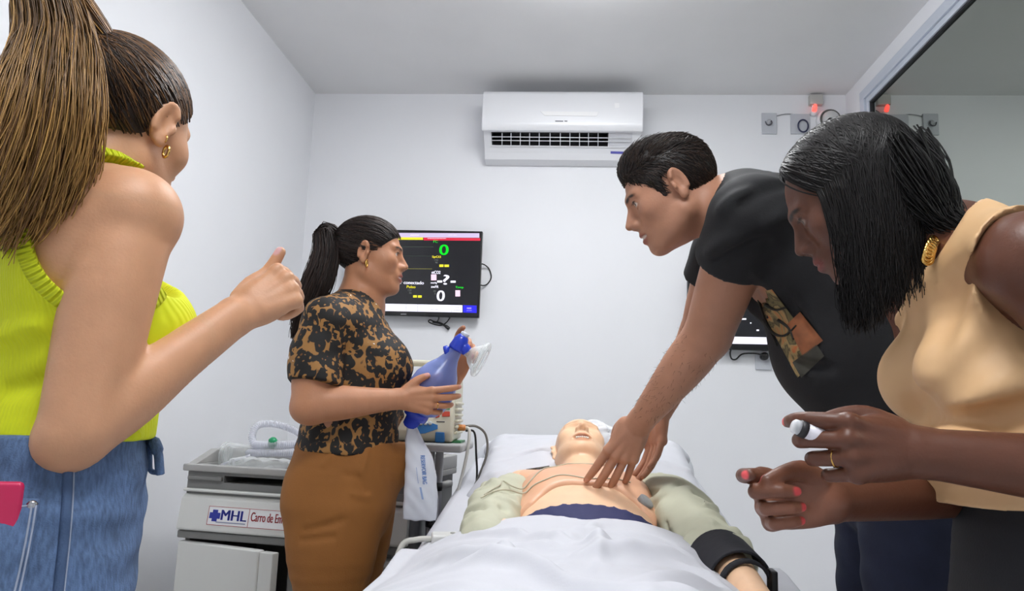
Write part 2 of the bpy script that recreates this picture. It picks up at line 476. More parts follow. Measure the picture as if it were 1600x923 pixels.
# ---------------------------------------------------------------- text
def textmesh(body, bold=False, font=None):
    cu = bpy.data.curves.new('t', 'FONT'); cu.body = body; cu.fill_mode = 'FRONT' if hasattr(cu, 'fill_mode') else cu.fill_mode
    o = bpy.data.objects.new('t', cu); col.objects.link(o)
    dg = bpy.context.evaluated_depsgraph_get(); me = bpy.data.meshes.new_from_object(o.evaluated_get(dg))
    v = np.array([q.co[:] for q in me.vertices]).reshape(-1, 3); f = [tuple(p.vertices) for p in me.polygons]
    bpy.data.objects.remove(o); bpy.data.curves.remove(cu); bpy.data.meshes.remove(me)
    return v, f
def text_on(mb, body, p0, p1, up, h, bold=False, bw=.035):
    """lay text from p0 to p1 (baseline), glyph box height h along up"""
    v, f = textmesh(body, bold)
    if not len(v): return
    mn, mx = v.min(0), v.max(0); d = np.asarray(p1)-np.asarray(p0); up = unit(up)
    q = np.asarray(p0)[None]+((v[:, 0]-mn[0])/max(1e-6, mx[0]-mn[0]))[:, None]*d+((v[:, 1]-mn[1])/max(1e-6, mx[1]-mn[1]))[:, None]*up*h
    mb.add(q, f)
    if bold:
        e = unit(d)*h*bw
        mb.add(q+e, f); mb.add(q-e, f)

# ---------------------------------------------------------------- air conditioner
acw = mat('ac_white_plastic', srgb(240, 241, 245), rough=.28)
acg = mat('ac_shade_plastic', srgb(222, 223, 229), rough=.35)
blackp = mat('black_plastic', srgb(20, 20, 22), rough=.35)
AX0, AX1 = -.488, .347
ac = thing('air_conditioner', 'white split air conditioner unit mounted high on the back wall', 'air conditioner', (-.07, YB, 2.36))
body = [(YB, 2.69), (3.69, 2.695), (3.66, 2.66), (3.655, 2.50), (3.67, 2.49), (3.69, 2.475), (3.745, 2.43), (3.765, 2.405), (3.785, 2.375), (3.83, 2.362), (YB, 2.362)]
# the air outlet is a real channel cut into the lower front between the two end blocks
MX0, MX1 = -.441, .174
notch = [(YB, 2.69), (3.69, 2.695), (3.66, 2.66), (3.655, 2.50), (3.676, 2.4865), (3.735, 2.555), (3.802, 2.508), (3.7425, 2.432), (3.765, 2.405), (3.785, 2.375), (3.83, 2.362), (YB, 2.362)]
bm3 = MB(); bm3.prism(body, 0, AX0+.006, MX0); bm3.prism(notch, 0, MX0, MX1); bm3.prism(body, 0, MX1, AX1-.006)
obj('body', bm3.vf, acw, ac, smooth=False)
duct = mat('duct_black_plastic', srgb(34, 34, 37), rough=.5)
bm3 = MB()
bm3.prism([(3.680, 2.4885), (3.735, 2.553), (3.738, 2.550), (3.683, 2.4855)], 0, MX0+.002, MX1-.002); bm3.prism([(3.735, 2.553), (3.800, 2.507), (3.798, 2.503), (3.735, 2.548)], 0, MX0+.002, MX1-.002)
bm3.prism([(3.800, 2.507), (3.746, 2.438), (3.743, 2.441), (3.797, 2.509)], 0, MX0+.002, MX1-.002)
for x_ in (MX0, MX1-.003): bm3.prism([(3.682, 2.487), (3.735, 2.552), (3.799, 2.507), (3.744, 2.438)], 0, x_, x_+.003)
obj('air_duct', bm3.vf, duct, ac, smooth=False)
obj('fan_roller', MB().lathe((MX0+.004, 3.755, 2.518), (1, 0, 0), [(0, .022), (MX1-MX0-.008, .022)], 18).vf, duct, ac)
pn = []
for a in np.linspace(0, 1, 9): pn.append((3.70-.062*math.sin(a*PI/2)-.008*a, 2.705-.02*(1-math.cos(a*PI/2))*3*a*.5))
pn += [(3.628, 2.60), (3.628, 2.52), (3.632, 2.50), (3.645, 2.483), (3.66, 2.483), (3.66, 2.66), (3.70, 2.685)]
obj('front_panel', MB().prism(pn, 0, AX0, AX1).vf, acw, ac, smooth=False, bevel=.005)
# lower louvre mouth: plate pieces lie on the slanted lower face (3.69,2.475)->(3.745,2.43)
def acp(px, py, off=0.):
    """pixel -> point on the slanted lower front of the unit"""
    d = CAMM @ np.array([(px-CX)/FPX, (py-CY)/FPX, 1.0])
    n = unit((0, -.045, -.055)); n = unit((0, -(2.475-2.43), -(3.745-3.69))); p0 = V(0, 3.69, 2.475)+n*off
    s = (n.dot(p0-V(0, 0, CAMH)))/n.dot(d); return d*s+V(0, 0, CAMH)
def quad(mb, pts): mb.add(pts, [(0, 1, 2, 3)])
def slab(mb, a, b, c, d, n, t=.002):
    n = unit(n)*t; P = [np.asarray(q) for q in (a, b, c, d)]
    mb.add([*P, *[q+n for q in P]], [(0, 1, 2, 3), (7, 6, 5, 4), (0, 4, 5, 1), (1, 5, 6, 2), (2, 6, 7, 3), (3, 7, 4, 0)])
nac = unit((0, -.045, -.055))
b = MB(); slab(b, acp(951, 208), acp(988, 208.5), acp(987.5, 230), acp(951, 229.5), nac, .003); obj('side_vent_plate', b.vf, acg, ac, smooth=False)
for py in (213.6, 219.2):
    b = MB(); b.tube([acp(768.5, py, .006), acp(986, py+2.2, .006)], .0024, 6); obj('louvre_bar', b.vf, acw, ac)
for k, px in enumerate((784, 798, 812.5, 827, 842, 859, 875, 890, 905, 919, 934)):
    b = MB(); slab(b, acp(px, 207.5, .003), acp(px+1.2, 207.5, .003), acp(px+1.0, 228.5, .003), acp(px-.2, 228.5, .003), nac, .004); obj('louvre_vane', b.vf, acg, ac, smooth=False)
b = MB(); slab(b, acp(766.5, 226.5, .001), acp(989, 229, .001), acp(989, 230.5, .001), acp(767, 228, .001), nac, .004); obj('mouth_lip', b.vf, acw, ac, smooth=False)
def wallp(px, py, y=3.6275): return U(px, py, y=y)
b = MB(); slab(b, wallp(844, 174), wallp(936, 175), wallp(932, 181.5), wallp(851, 180.5), (0, -1, 0), .0025)
obj('display_strip', b.vf, mat('ac_gloss', srgb(252, 252, 253), rough=.1), ac, smooth=False)
b = MB(); slab(b, wallp(960.5, 161), wallp(968, 161), wallp(968, 168.5), wallp(960.5, 168.5), (0, -1, 0), .001)
obj('indicator', b.vf, mat('ac_sticker', srgb(253, 253, 255), rough=.3), ac, smooth=False)
b = MB(); slab(b, wallp(867.5, 188.3), wallp(880, 188.5), wallp(880, 190.3), wallp(867.5, 190.1), (0, -1, 0), .0008); slab(b, wallp(882, 188.4), wallp(886.5, 188.5), wallp(886.5, 190.2), wallp(882, 190.1), (0, -1, 0), .0008); obj('badge', b.vf, mat('grey_print', srgb(120, 120, 128), rough=.5), ac, smooth=False)
b = MB(); P4 = [U(954, 236.3, y=3.775), U(984, 236.8, y=3.775), U(983.5, 240.3, y=3.785), U(954, 239.8, y=3.785)]
P4 = [V(q[0], 3.763+.0, q[2]) for q in P4]
def acp2(px, py):
    d = CAMM @ np.array([(px-CX)/FPX, (py-CY)/FPX, 1.0]); n = unit((0, -.03, -.02)); p0 = V(0, 3.764, 2.405)
    s = n.dot(p0-V(0, 0, CAMH))/n.dot(d); return d*s+V(0, 0, CAMH)
b = MB(); slab(b, acp2(954, 236.2), acp2(984, 237), acp2(984, 240.6), acp2(954, 239.8), (0, -.03, -.02), .0015); obj('energy_sticker', b.vf, mat('violet_sticker', srgb(92, 92, 178), rough=.4), ac, smooth=False)
b = MB(); slab(b, acp2(771, 229.6), acp2(800, 230), acp2(800, 231), acp2(771, 230.6), (0, -.03, -.02), .0015); obj('small_print', b.vf, mat('print_brown', srgb(170, 140, 140), rough=.5), ac, smooth=False)

# ---------------------------------------------------------------- wall monitors
def emis(name, c, s=1.0): return mat(name, tuple(x*.2 for x in c), rough=.4, emit=c, es=s)
EM = {'white': emis('px_white', srgb(238, 236, 250), .95), 'lav': emis('px_lavender', srgb(205, 190, 225), .8), 'yellow': emis('px_yellow', srgb(232, 222, 40), .85),
      'red': emis('px_red', srgb(214, 20, 60), .8), 'green': emis('px_green', srgb(10, 215, 40), .95), 'blue': emis('px_blue', srgb(28, 22, 225), .95),
      'grey': emis('px_grey', srgb(120, 125, 120), .5), 'pink': emis('px_pink', srgb(240, 205, 225), .9), 'dgreen': emis('px_dim', srgb(70, 90, 75), .4), 'line': emis('px_line', srgb(150, 145, 60), .6)}
scrm = mat('screen_black', srgb(24, 24, 28), rough=.12, emit=srgb(22, 22, 27), es=.5)
bezel = mat('tv_bezel', srgb(13, 13, 15), rough=.22)
cable_m = mat('black_cable', srgb(18, 18, 18), rough=.5)
TY = 3.78
def tv(label, x0, x1, z0, z1):
    t = thing('wall_monitor', label, 'monitor', ((x0+x1)/2, YB, z0), 'flat monitors on the back wall')
    b = MB(); b.box((x0, TY, z0), (x1, TY+.035, z1)); obj('casing', b.vf, bezel, t, smooth=False, bevel=.004)
    b = MB(); b.box((x0+.15, TY+.035, z0+.08), (x1-.15, TY+.055, z1-.08)); obj('back_cover', b.vf, bezel, t, smooth=False, bevel=.006)
    b = MB(); b.box((x0+.25, TY+.055, z0+.12), (x1-.25, YB, z1-.12)); obj('wall_bracket', b.vf, mat('bracket_steel', srgb(60, 60, 64), rough=.4, metal=.6), t, smooth=False)
    s = obj('screen', MB().box((x0+.010, TY-.001, z0+.022), (x1-.010, TY+.002, z1-.010)).vf, scrm, t, smooth=False)
    return t, s
class Gfx(dict):
    """each bar or word on a screen becomes a part of its own"""
    def __init__(s): s.items_ = []
    def __getitem__(s, k):
        m = MB(); s.items_.append((k, m)); return m
    def items(s): return s.items_
def S(px, py): return U(px, py, y=TY-.0022)
def rect(mb, x0, y0, x1, y1, y0b=None, y1b=None):
    a, b_, c, d = S(x0, y0), S(x1, y0 if y0b is None else y0b), S(x1, y1 if y1b is None else y1b), S(x0, y1)
    slab(mb, a, b_, c, d, (0, -1, 0), .0004)
tv1, s1 = tv('black wall monitor showing vital signs behind the woman in leopard print', -1.207, -.477, 1.512, 1.975)
G = Gfx()
rect(G['lav'], 547, 363.5, 749, 370.5, 364.2, 371.3)
rect(G['yellow'], 547, 369.6, 661, 374, 370.4, 374.6); rect(G['red'], 662, 371, 750.5, 375.4, 371.9, 376)
for x in (580, 641, 700): rect(G['white'], x, 366.5, x+14, 367.8)
rect(G['white'], 668, 372, 697, 372.9)
def line(k, x0, x1, y, w=.7): rect(G[k], x0, y, x1, y+w, y+.8, y+.8+w)
line('dgreen', 549, 677, 384.5); line('dgreen', 549, 676, 399, .5); line('line', 549, 675, 418.8)
def txt(k, s, x0, y0, x1, h, bold=True):
    p0, p1 = S(x0, y0), S(x1, y0+(x1-x0)*.025); text_on(G[k], s, p0, p1, (0, 0, 1), h*TY/FPX*1.0, bold)
txt('green', 'FC', 677, 379, 684, 4, False); txt('green', '0', 686.5, 398, 700, 17)
txt('yellow', 'SpO2', 675, 403.5, 689, 4.5); txt('grey', '100', 679, 407.5, 684.5, 3, False); txt('grey', '90', 680, 411.5, 684, 3, False)
rect(G['yellow'], 686.5, 413, 693, 417); rect(G['yellow'], 694.5, 413.2, 701.5, 417)
txt('white', 'etCO2', 674.5, 427.5, 688, 5); rect(G['pink'], 673.5, 428.6, 682, 437.8)
txt('white', '?', 692.5, 444.5, 701, 16); rect(G['white'], 683, 438, 691, 441.3); rect(G['white'], 704, 438.3, 712, 441.6)
txt('white', 'mmHg', 673, 443.6, 682.5, 3.6); txt('white', 'awFR', 673.5, 449.5, 685, 4); txt('grey', '30', 677, 456, 681, 3, False); txt('grey', '5', 678.5, 460, 681, 3, False)
txt('white', '0', 682.5, 470, 694, 17); txt('green', 'Temp', 711.5, 450.8, 724, 4); rect(G['pink'], 711.5, 453.3, 719, 463)
txt('yellow', 'Pulso', 635.5, 449.8, 649, 4.2); txt('grey', '120', 637.5, 454.5, 643, 3, False); txt('grey', '50', 639, 459, 643, 3, False)
rect(G['yellow'], 645.5, 461, 651.5, 464.8); rect(G['yellow'], 653, 461.2, 659, 465)
txt('white', 'er conectado', 622, 443.3, 662, 5.2)
rect(G['white'], 541, 473.2, 722.5, 484.6, 476.6, 488)
rect(G['blue'], 723.8, 476.6, 744.8, 488.1, 477.2, 488.8)
for x in (602, 634.5, 652.5, 669.5, 688, 705.5): rect(G['grey'], x, 474.6+(x-600)*.018, x+.6, 486.6+(x-600)*.018)
txt('grey', '>>', 693.5, 484.4, 698.5, 2.6); rect(G['grey'], 672, 483.2, 685, 484.2); rect(G['grey'], 708, 484, 721, 485); rect(G['lav'], 729, 484.6, 737, 485.4); rect(G['lav'], 729.5, 480.2, 736.5, 482.6); rect(G['grey'], 711, 479.5, 718, 481)
for k, mb in G.items():
    if mb.v: obj('screen_text' if len(mb.v) != 8 else 'screen_bar', mb.vf, EM[k], s1, smooth=False)
b = MB(); rect(b, 626, 490, 635, 491.3); obj('brand_mark', b.vf, mat('silver_print', srgb(170, 170, 175), rough=.3), tv1, smooth=False)
tv2, s2 = tv('black wall monitor half hidden behind the leaning man', .595, 1.325, 1.385, 1.752)
# the second monitor is seen a little lower and narrower in height
G = Gfx()
rect(G['lav'], 1077, 435.2, 1290, 439.8); rect(G['white'], 1077.5, 444, 1079.5, 446)
rect(G['green'], 1084, 448.5, 1085, 458); rect(G['green'], 1085, 449.5, 1090, 451); rect(G['green'], 1085, 452, 1095, 453)
rect(G['yellow'], 1076.8, 463, 1084, 465.8); rect(G['white'], 1158, 497, 1166, 499.5); rect(G['white'], 1172, 503.5, 1174, 505.5); rect(G['white'], 1182, 514.5, 1186, 517)
txt('green', '0', 1225, 470, 1238, 16); txt('white', '0', 1222, 512, 1233, 14)
rect(G['white'], 1080, 524.5, 1290, 535.6, 528.5, 539.6)
for k, mb in G.items():
    if mb.v: obj('screen_text' if len(mb.v) != 8 else 'screen_bar', mb.vf, EM[k], s2, smooth=False)

def wp(px, py, off=.006): return U(px, py, y=YB-off)
def cable(name, label, pts, r=.003, m=None, cat='cable', n=6, group=None):
    b = MB(); b.tube(catmull(pts, n), r, 8); return tag(obj(name, b.vf, m or cable_m), label, cat, group)
cable('power_cable', 'thin black cable looping out beside the vital signs monitor', [U(748, 412, y=3.80), wp(756, 413, .03), wp(764, 420), wp(767.5, 433), wp(762, 443), wp(755, 446, .02), U(748, 444, y=3.80)], .0035)
t = thing('cable_bundle', 'bundled black cord with plug hanging under the vital signs monitor', 'cable', tuple(wp(690, 515, 0)))
b = MB(); b.tube(catmull([U(686, 491, y=3.80), wp(685, 499, .02), wp(681, 503), wp(672, 499.5), wp(670, 503), wp(680, 507), wp(690, 508), wp(698, 503), wp(703, 496, .03), U(705, 492, y=3.80)], 6), .0032, 8); obj('cord', b.vf, cable_m, t)
b = MB(); b.tube(catmull([wp(676, 502.5, .008), wp(688, 505, .012), wp(697, 510, .012), wp(702, 514, .01)], 5), [.006]*10+[.009]*5+[.005], 8); obj('plug', b.vf, blackp, t)
# outlet box with cord below the second monitor
t = thing('wall_outlet', 'pale wall outlet with black plug below the second monitor', 'outlet', tuple(wp(1193, 578, 0)))
greyp = mat('grey_plate', srgb(196, 199, 206), rough=.45)
a, c = wp(1180, 553), wp(1206, 578); obj('plate', MB().box((a[0], YB-.012, c[2]), (c[0], YB, a[2])).vf, greyp, t, smooth=False, bevel=.003)
b = MB(); b.lathe(V(*wp(1196, 556, .05)), (0, 1, 0), [(0, .012), (.01, .02), (.045, .02)], 14); obj('plug', b.vf, blackp, t)
b = MB(); b.tube(catmull([wp(1196, 556, .05), wp(1180, 552, .05), wp(1160, 553, .03), wp(1150, 561, .02), wp(1143, 560, .02), wp(1141, 550, .02), U(1146, 538, y=3.80)], 6), .004, 8); obj('cord', b.vf, cable_m, t)

# switch plates, coiled cord, dome camera, alarm lamp
t = thing('light_switch', 'rectangular white switch plate with small rocker high on the wall', 'switch', tuple(wp(1202, 209, 0)))
a, c = wp(1190, 176.5), wp(1214, 209.5); obj('plate', MB().box((a[0], YB-.01, c[2]), (c[0], YB, a[2])).vf, greyp, t, smooth=False, bevel=.003)
b = MB(); b.lathe(V(*wp(1201.5, 192, .0)), (0, -1, 0), [(0, .016), (.014, .016), (.017, .012)], 16); obj('rocker', b.vf, mat('pale_knob', srgb(170, 172, 178), rough=.4), t)
b = MB(); b.tube(catmull([wp(1196, 189.5, .018), wp(1198, 194, .02), wp(1202, 195, .02), wp(1206, 192, .02), wp(1205, 188.5, .018)], 5), .003, 6); obj('wire', b.vf, mat('dark_wire', srgb(70, 70, 78)), t)
t = thing('blank_plate', 'white wall plate with a dark blue cord ring hanging on it', 'outlet', tuple(wp(1249, 209, 0)))
a, c = wp(1235, 178), wp(1266, 209.5); obj('plate', MB().box((a[0], YB-.01, c[2]), (c[0], YB, a[2])).vf, greyp, t, smooth=False, bevel=.003)
ctr = wp(1255, 196.5, .016); b = MB(); b.tube([ctr+V(.026*math.cos(q), 0, .034*math.sin(q)) for q in np.linspace(0, 2*PI, 28)[:-1]], .0042, 8, closed=True); obj('cord_ring', b.vf, mat('navy_cord', srgb(40, 46, 78), rough=.4), t)
cable('thin_wire', 'thin grey wire running along the wall between the two plates', [wp(1214, 181), wp(1224, 178.5), wp(1236, 178), wp(1247, 181), wp(1255, 184)], .0025, mat('grey_wire', srgb(150, 152, 156)))
t = thing('dome_camera', 'white round dome camera on the wall beside the observation glass', 'camera', tuple(wp(1294, 205, 0)))
cc = wp(1294, 190, 0)
b = MB(); b.lathe(cc, (0, -1, 0), [(0, .064), (.02, .064), (.032, .058), (.036, .05)], 28); obj('base', b.vf, whitem, t)
b = MB(); b.tube([cc+V(.05*math.cos(q), -.036, .05*math.sin(q)) for q in np.linspace(0, 2*PI, 30)[:-1]], .005, 8, closed=True); obj('dome_ring', b.vf, mat('ring_dark', srgb(95, 94, 90), rough=.4), t)
b = MB(); b.lathe(cc, (0, -1, 0), [(.03, .046), (.05, .042), (.066, .028), (.072, 0.0001)], 24); obj('dome', b.vf, mat('dome_plastic', srgb(205, 205, 205), rough=.15), t)
b = MB(); b.lathe(cc+V(-.012, -.06, -.018), (-.1, -1, -.3), [(0, .014), (.012, .014), (.013, .008)], 14); obj('lens', b.vf, blackp, t)
t = thing('alarm_lamp', 'small red alarm lamp beside the dome camera', 'lamp', tuple(wp(1270, 186, 0)))
cc = wp(1270, 178, 0)
b = MB(); b.lathe(cc, (0, -1, 0), [(0, .016), (.02, .016), (.024, .012)], 16); obj('socket', b.vf, whitem, t)
b = MB(); b.lathe(cc+V(0, -.022, .006), (0, -.6, .8), [(0, .012), (.02, .013), (.034, .009), (.04, .0001)], 14); obj('bulb', b.vf, mat('red_lamp', srgb(235, 80, 75), rough=.2, emit=srgb(255, 90, 80), es=1.4), t)
t = thing('junction_box', 'small grey junction box under the ceiling above the alarm lamp', 'box', tuple(wp(1272, 166, 0)))
a, c = wp(1263, 150.5), wp(1284, 166); obj('box', MB().box((a[0], YB-.035, c[2]), (c[0], YB, a[2])).vf, mat('box_grey', srgb(190, 190, 186), rough=.5), t, smooth=False, bevel=.004)
b = MB(); b.tube([wp(1270, 164, .03), wp(1270, 176, .02)], .005, 8); obj('conduit', b.vf, whitem, t)

# ================================================================== BED
BXC = .06
def zmat(y): return .70+max(0., y-1.55)*.136 if y < 2.9 else .88
linen = mat('white_linen', srgb(200, 201, 208), rough=.75, bump=.05, bscale=300, var=.02, vscale=20)
bedp = mat('bed_grey_plastic', srgb(208, 211, 218), rough=.35)
steel = mat('painted_steel', srgb(190, 192, 196), rough=.35, metal=.3)
bed = thing('hospital_bed', 'white hospital bed with raised head end and pale grey headboard', 'bed', (BXC, 1.7, 0))
mo = [(.62, .58), (.62, .69), (1.50, .69), (1.60, zmat(1.60)), (2.80, zmat(2.80)), (2.80, zmat(2.80)-.13), (1.60, .58)]
obj('mattress', MB().prism(mo, 0, BXC-.41, BXC+.39).vf, linen, bed, smooth=False, bevel=.03)
b = MB(); b.prism([(.60, .50), (.60, .575), (1.60, .575), (2.82, zmat(2.82)-.14), (2.82, zmat(2.82)-.20), (1.62, .50)], 0, BXC-.40, BXC+.40); obj('deck', b.vf, bedp, bed, smooth=False, bevel=.01)
b = MB(); b.box((BXC-.36, .75, .30), (BXC-.30, 2.75, .36)); b.box((BXC+.30, .75, .30), (BXC+.36, 2.75, .36)); b.box((BXC-.30, 1.2, .30), (BXC+.30, 1.26, .36)); b.box((BXC-.30, 2.2, .30), (BXC+.30, 2.26, .36))
b.box((BXC-.05, 1.2, .36), (BXC+.05, 1.3, .52)); b.box((BXC-.05, 2.17, .36), (BXC+.05, 2.27, .60)); obj('base_frame', b.vf, steel, bed, smooth=False, bevel=.006)
for sx in (-.33, .33):
    for y in (.85, 2.6):
        lg = obj('leg', MB().tube([(BXC+sx, y, .33), (BXC+sx, y, .10)], .022, 12).vf, steel, bed)
        obj('castor', MB().lathe((BXC+sx-.02, y, .06), (1, 0, 0), [(0, .05), (.005, .06), (.035, .06), (.04, .05)], 18).vf, blackp, lg)
# headboard: rounded hoop ends that show on either side of the pillow
hb = Field()
zt = .905
hb.chain([(BXC-.36, 2.86, .62), (BXC-.385, 2.86, .80), (BXC-.37, 2.86, .875), (BXC-.30, 2.86, zt), (BXC, 2.86, zt+.012), (BXC+.30, 2.86, zt), (BXC+.37, 2.86, .875), (BXC+.385, 2.86, .80), (BXC+.36, 2.86, .62)], .03, ry=.024, side=(0, 0, 1), k=.005, n=5)
hb.rbox((BXC, 2.862, .74), (.35, .012, .15), r=.01, k=.01)
obj('headboard', hb.mesh(.008), bedp, bed)
b = MB(); b.box((BXC-.38, .56, .45), (BXC+.38, .595, .74)); obj('footboard', b.vf, bedp, bed, smooth=False, bevel=.012)
# folded side rails: low, below the mattress edge
for sx, nm in ((-1, 'side_rail'), (1, 'side_rail')):
    b = MB(); X = BXC+sx*.432
    b.tube(catmull([(X, 1.75, .50), (X, 1.78, .60), (X, 1.86, .635), (X, 2.45, .69), (X, 2.55, .67), (X, 2.58, .58)], 6), .014, 10)
    for y in (1.95, 2.15, 2.35): b.tube([(X, y, .50), (X, y, .64+(y-1.86)*.09)], .008, 8)
    obj('side_rail', b.vf, bedp, bed)

# pillow
pf = Field(); tilt = rotx(rad(15))
pc = V(.065, 2.44, .852)
pf.rbox(pc, (.335, .245, .062), tilt, r=.058, k=.01)
pf.ell(pc+V(0, 0, .012), (.27, .19, .078), tilt, k=.06)
for sx in (-1, 1):
    for sy in (-1, 1): pf.ell(pc+tilt@V(sx*.315, sy*.225, -.012), (.045, .04, .026), tilt, k=.05)
pf.ell(pc+V(-.02, -.04, .085), (.09, .12, .03), tilt, k=.05, op='s')
for a, c in (((-.28, -.2, .05), (-.05, -.02, .055)), ((-.3, .02, .058), (-.06, .06, .06)), ((-.25, .15, .055), (-.1, .1, .06)), ((.3, -.1, .055), (.1, .0, .06)), ((.28, .14, .055), (.12, .08, .06))):
    pf.cap(pc+tilt@V(*a), pc+tilt@V(*c), .012, .006, k=.02)
for a, c in (((-.3, -.1, .07), (-.05, .03, .074)), ((-.2, -.22, .066), (-.03, -.08, .075))):
    pf.cap(pc+tilt@V(*a), pc+tilt@V(*c), .006, .004, k=.018, op='s')
tag(obj('pillow', pf.mesh(.006), linen), 'plump white pillow under the training manikin head', 'pillow')

# ---------------------------------------------------------------- generic head
def add_head(F, C, R, s=1.0, jaw=1.0, nose=1.0, ears=True, mouth_open=0., brow=1.0, wide=1.0, eyes=True, cheek=1.0, lips=1.0, chin=1.0, paintops=None, cols=None, ear_s=1.0):
    """R columns: person's right, forward, up. Head height is .23*s"""
    C = np.asarray(C, float); Q = np.asarray(R, float)
    def p(x, y, z): return C+s*(Q @ V(x*wide, y, z))
    def r(*a): return np.array(a)*s
    W = wide
    F.ell(p(0, -.012, .033), r(.075*W, .096, .083), Q, k=.01)
    F.ell(p(0, .022, -.018), r(.064*W, .062, .088), Q, k=.035*s)
    F.ell(p(0, .03, -.066), r(.050*W*jaw, .052, .044), Q, k=.03*s)
    for sx in (-1, 1):
        F.cap(p(sx*.052*jaw, -.004, -.058), p(sx*.022*jaw, .062, -.098), .017*s, .014*s, k=.03*s)
        F.ell(p(sx*.045, .052, -.022), r(.02, .022, .018)*cheek, Q, k=.03*s)
        F.ell(p(sx*.03, .095, .002), r(.02, .013, .012), Q, k=.016*s, op='s')
        F.cap(p(sx*.008, .086, .021), p(sx*.044, .072, .021), .0085*s*brow, .007*s*brow, k=.014*s)
    F.ell(p(0, .072, -.099), r(.018*jaw, .016, .015)*chin, Q, k=.02*s)
    # nose
    F.cap(p(0, .083, .014), p(0, .083+.026*nose, -.031), .0075*s, .0095*s, k=.012*s)
    F.ell(p(0, .084+.006*nose, -.032), r(.013, .014, .014), Q, k=.008*s)
    for sx in (-1, 1):
        F.ell(p(sx*.012, .086+.010*nose, -.036), r(.0085, .012, .0085), Q, k=.008*s)
    for sx in (-1, 1): F.ell(p(sx*.0065, .087+.016*nose, -.046), r(.0042, .013, .0056), Q, k=.003*s, op='s')
    # mouth
    F.ell(p(0, .079, -.062), r(.029, .017, .021), Q, k=.016*s)
    mo_ = mouth_open
    F.chain([p(-.024, .080, -.064), p(-.01, .0925, -.0605), p(0, .0945, -.061), p(.01, .0925, -.0605), p(.024, .080, -.064)], [.003*s, .0055*s*lips, .005*s*lips, .0055*s*lips, .003*s], k=.006*s, n=3)
    F.chain([p(-.022, .079, -.067-mo_*.5), p(0, .0925, -.0725-mo_), p(.022, .079, -.067-mo_*.5)], [.003*s, .0065*s*lips, .003*s], k=.006*s, n=4)
    F.chain([p(-.023, .086, -.0655-mo_*.3), p(0, .1, -.0665-mo_*.5), p(.023, .086, -.0655-mo_*.3)], [.0012*s+mo_*.3, .0018*s+mo_*.55, .0012*s+mo_*.3], k=.003*s, op='s', n=4)
    if eyes:
        for sx in (-1, 1):
            F.ball(p(sx*.031, .0705, .0005), .0125*s, k=.002*s)
            F.chain([p(sx*.017, .079, .003), p(sx*.031, .0845, .0085), p(sx*.045, .074, .003)], [.002*s, .0028*s, .002*s], k=.003*s, n=4)
            F.chain([p(sx*.017, .079, -.002), p(sx*.031, .0825, -.0075), p(sx*.045, .074, -.001)], [.002*s, .0022*s, .002*s], k=.004*s, n=4)
    if ears:
        for sx in (-1, 1):
            e = Q @ rotz(-sx*rad(22)) @ rotx(rad(-12)); es = ear_s
            ce = p(sx*.077, -.012, -.002)
            F.ell(ce, r(.009, .0165*es, .032*es), e, k=.008*s)
            F.ell(ce+s*(e @ V(sx*.009, .003, .001)), r(.0075, .0095*es, .02*es), e, k=.004*s, op='s')
            rim = [ce+s*(e @ V(sx*.006, .0145*es*math.cos(a), .029*es*math.sin(a))) for a in np.linspace(rad(35), rad(215), 7)]
            F.chain(rim, .0042*s, k=.005*s, n=3)
            F.ell(ce+s*(e @ V(sx*.002, .006*es, -.028*es)), r(.006, .009, .009), e, k=.006*s)
            F.ell(ce+s*(e @ V(sx*.004, .015*es, -.004)), r(.004, .004, .007), e, k=.004*s)
    if paintops is not None:
        c = cols
        for sx in (-1, 1):
            if eyes and 'eye' in c:
                paintops.append((p(sx*.031, .0815, .0005), Q, r(.0125, .006, .0052), c['eye'], .15))
                paintops.append((p(sx*.031, .083, .0005), Q, r(.0055, .005, .0055), c['iris'], .15))
                paintops.append((p(sx*.031, .086, .0075), Q, r(.017, .006, .0022), c['lash'], .4))
            if 'brow' in c:
                paintops.append((p(sx*.019, .092, .0205), Q @ roty(sx*rad(-10)), r(.013, .016, .0042), c['brow'], .4))
                paintops.append((p(sx*.039, .082, .0215), Q @ roty(sx*rad(12)), r(.012, .018, .0034), c['brow'], .4))
        if 'lip' in c:
            paintops.append((p(0, .095, -.0665-mo_*.6), Q, r(.025, .022, .0125+mo_*.7), c['lip'], .25))
        if 'mouth' in c and mo_ > 0: paintops.append((p(0, .088, -.0665-mo_*.5), Q, r(.021, .0085, .0035+mo_*.6), c['mouth'], .3))
    return p
def frame(fwd, up):
    """columns right, forward, up"""
    f = unit(fwd); u = np.asarray(up, float); u = unit(u-u.dot(f)*f); return np.stack([np.cross(f, u), f, u], 1)

# ---------------------------------------------------------------- manikin
MSK = srgb(238, 196, 160)
mk = thing('training_manikin', 'peach skinned medical training manikin lying on the bed with open mouth', 'manikin', (.04, 1.95, .72))
mf = Field()
HS = math.sin(rad(27)); HCs = math.cos(rad(27))
HR = frame((0.02, -HS, HCs), (-.03, HCs, HS))
HC = V(.040, 2.365, .926)
mops = []
spine = [(.05, 1.45, .745), (.05, 1.65, .752), (.05, 1.80, .778), (.05, 1.95, .805), (.05, 2.10, .828), (.05, 2.19, .838)]
def torso(F, inf=0.):
    F.chain([V(*q) for q in spine], np.array([.15, .148, .155, .168, .168, .12])+inf, np.array([.05, .05, .056, .066, .066, .05])+inf, side=(1, 0, 0), k=.02)
    for sx in (-1, 1):
        F.ell((.05+sx*.075, 1.985, .848), (.075+inf, .085+inf, .034+inf), rotx(rad(10)), k=.03)
        F.ell((.05+sx*.165, 2.11, .822), (.05+inf, .06+inf, .05+inf), None, k=.03)
torso(mf)
mf.chain([(.048, 2.16, .845), (.044, 2.25, .872), (.041, 2.32, .892)], [.06, .058, .058], k=.03)
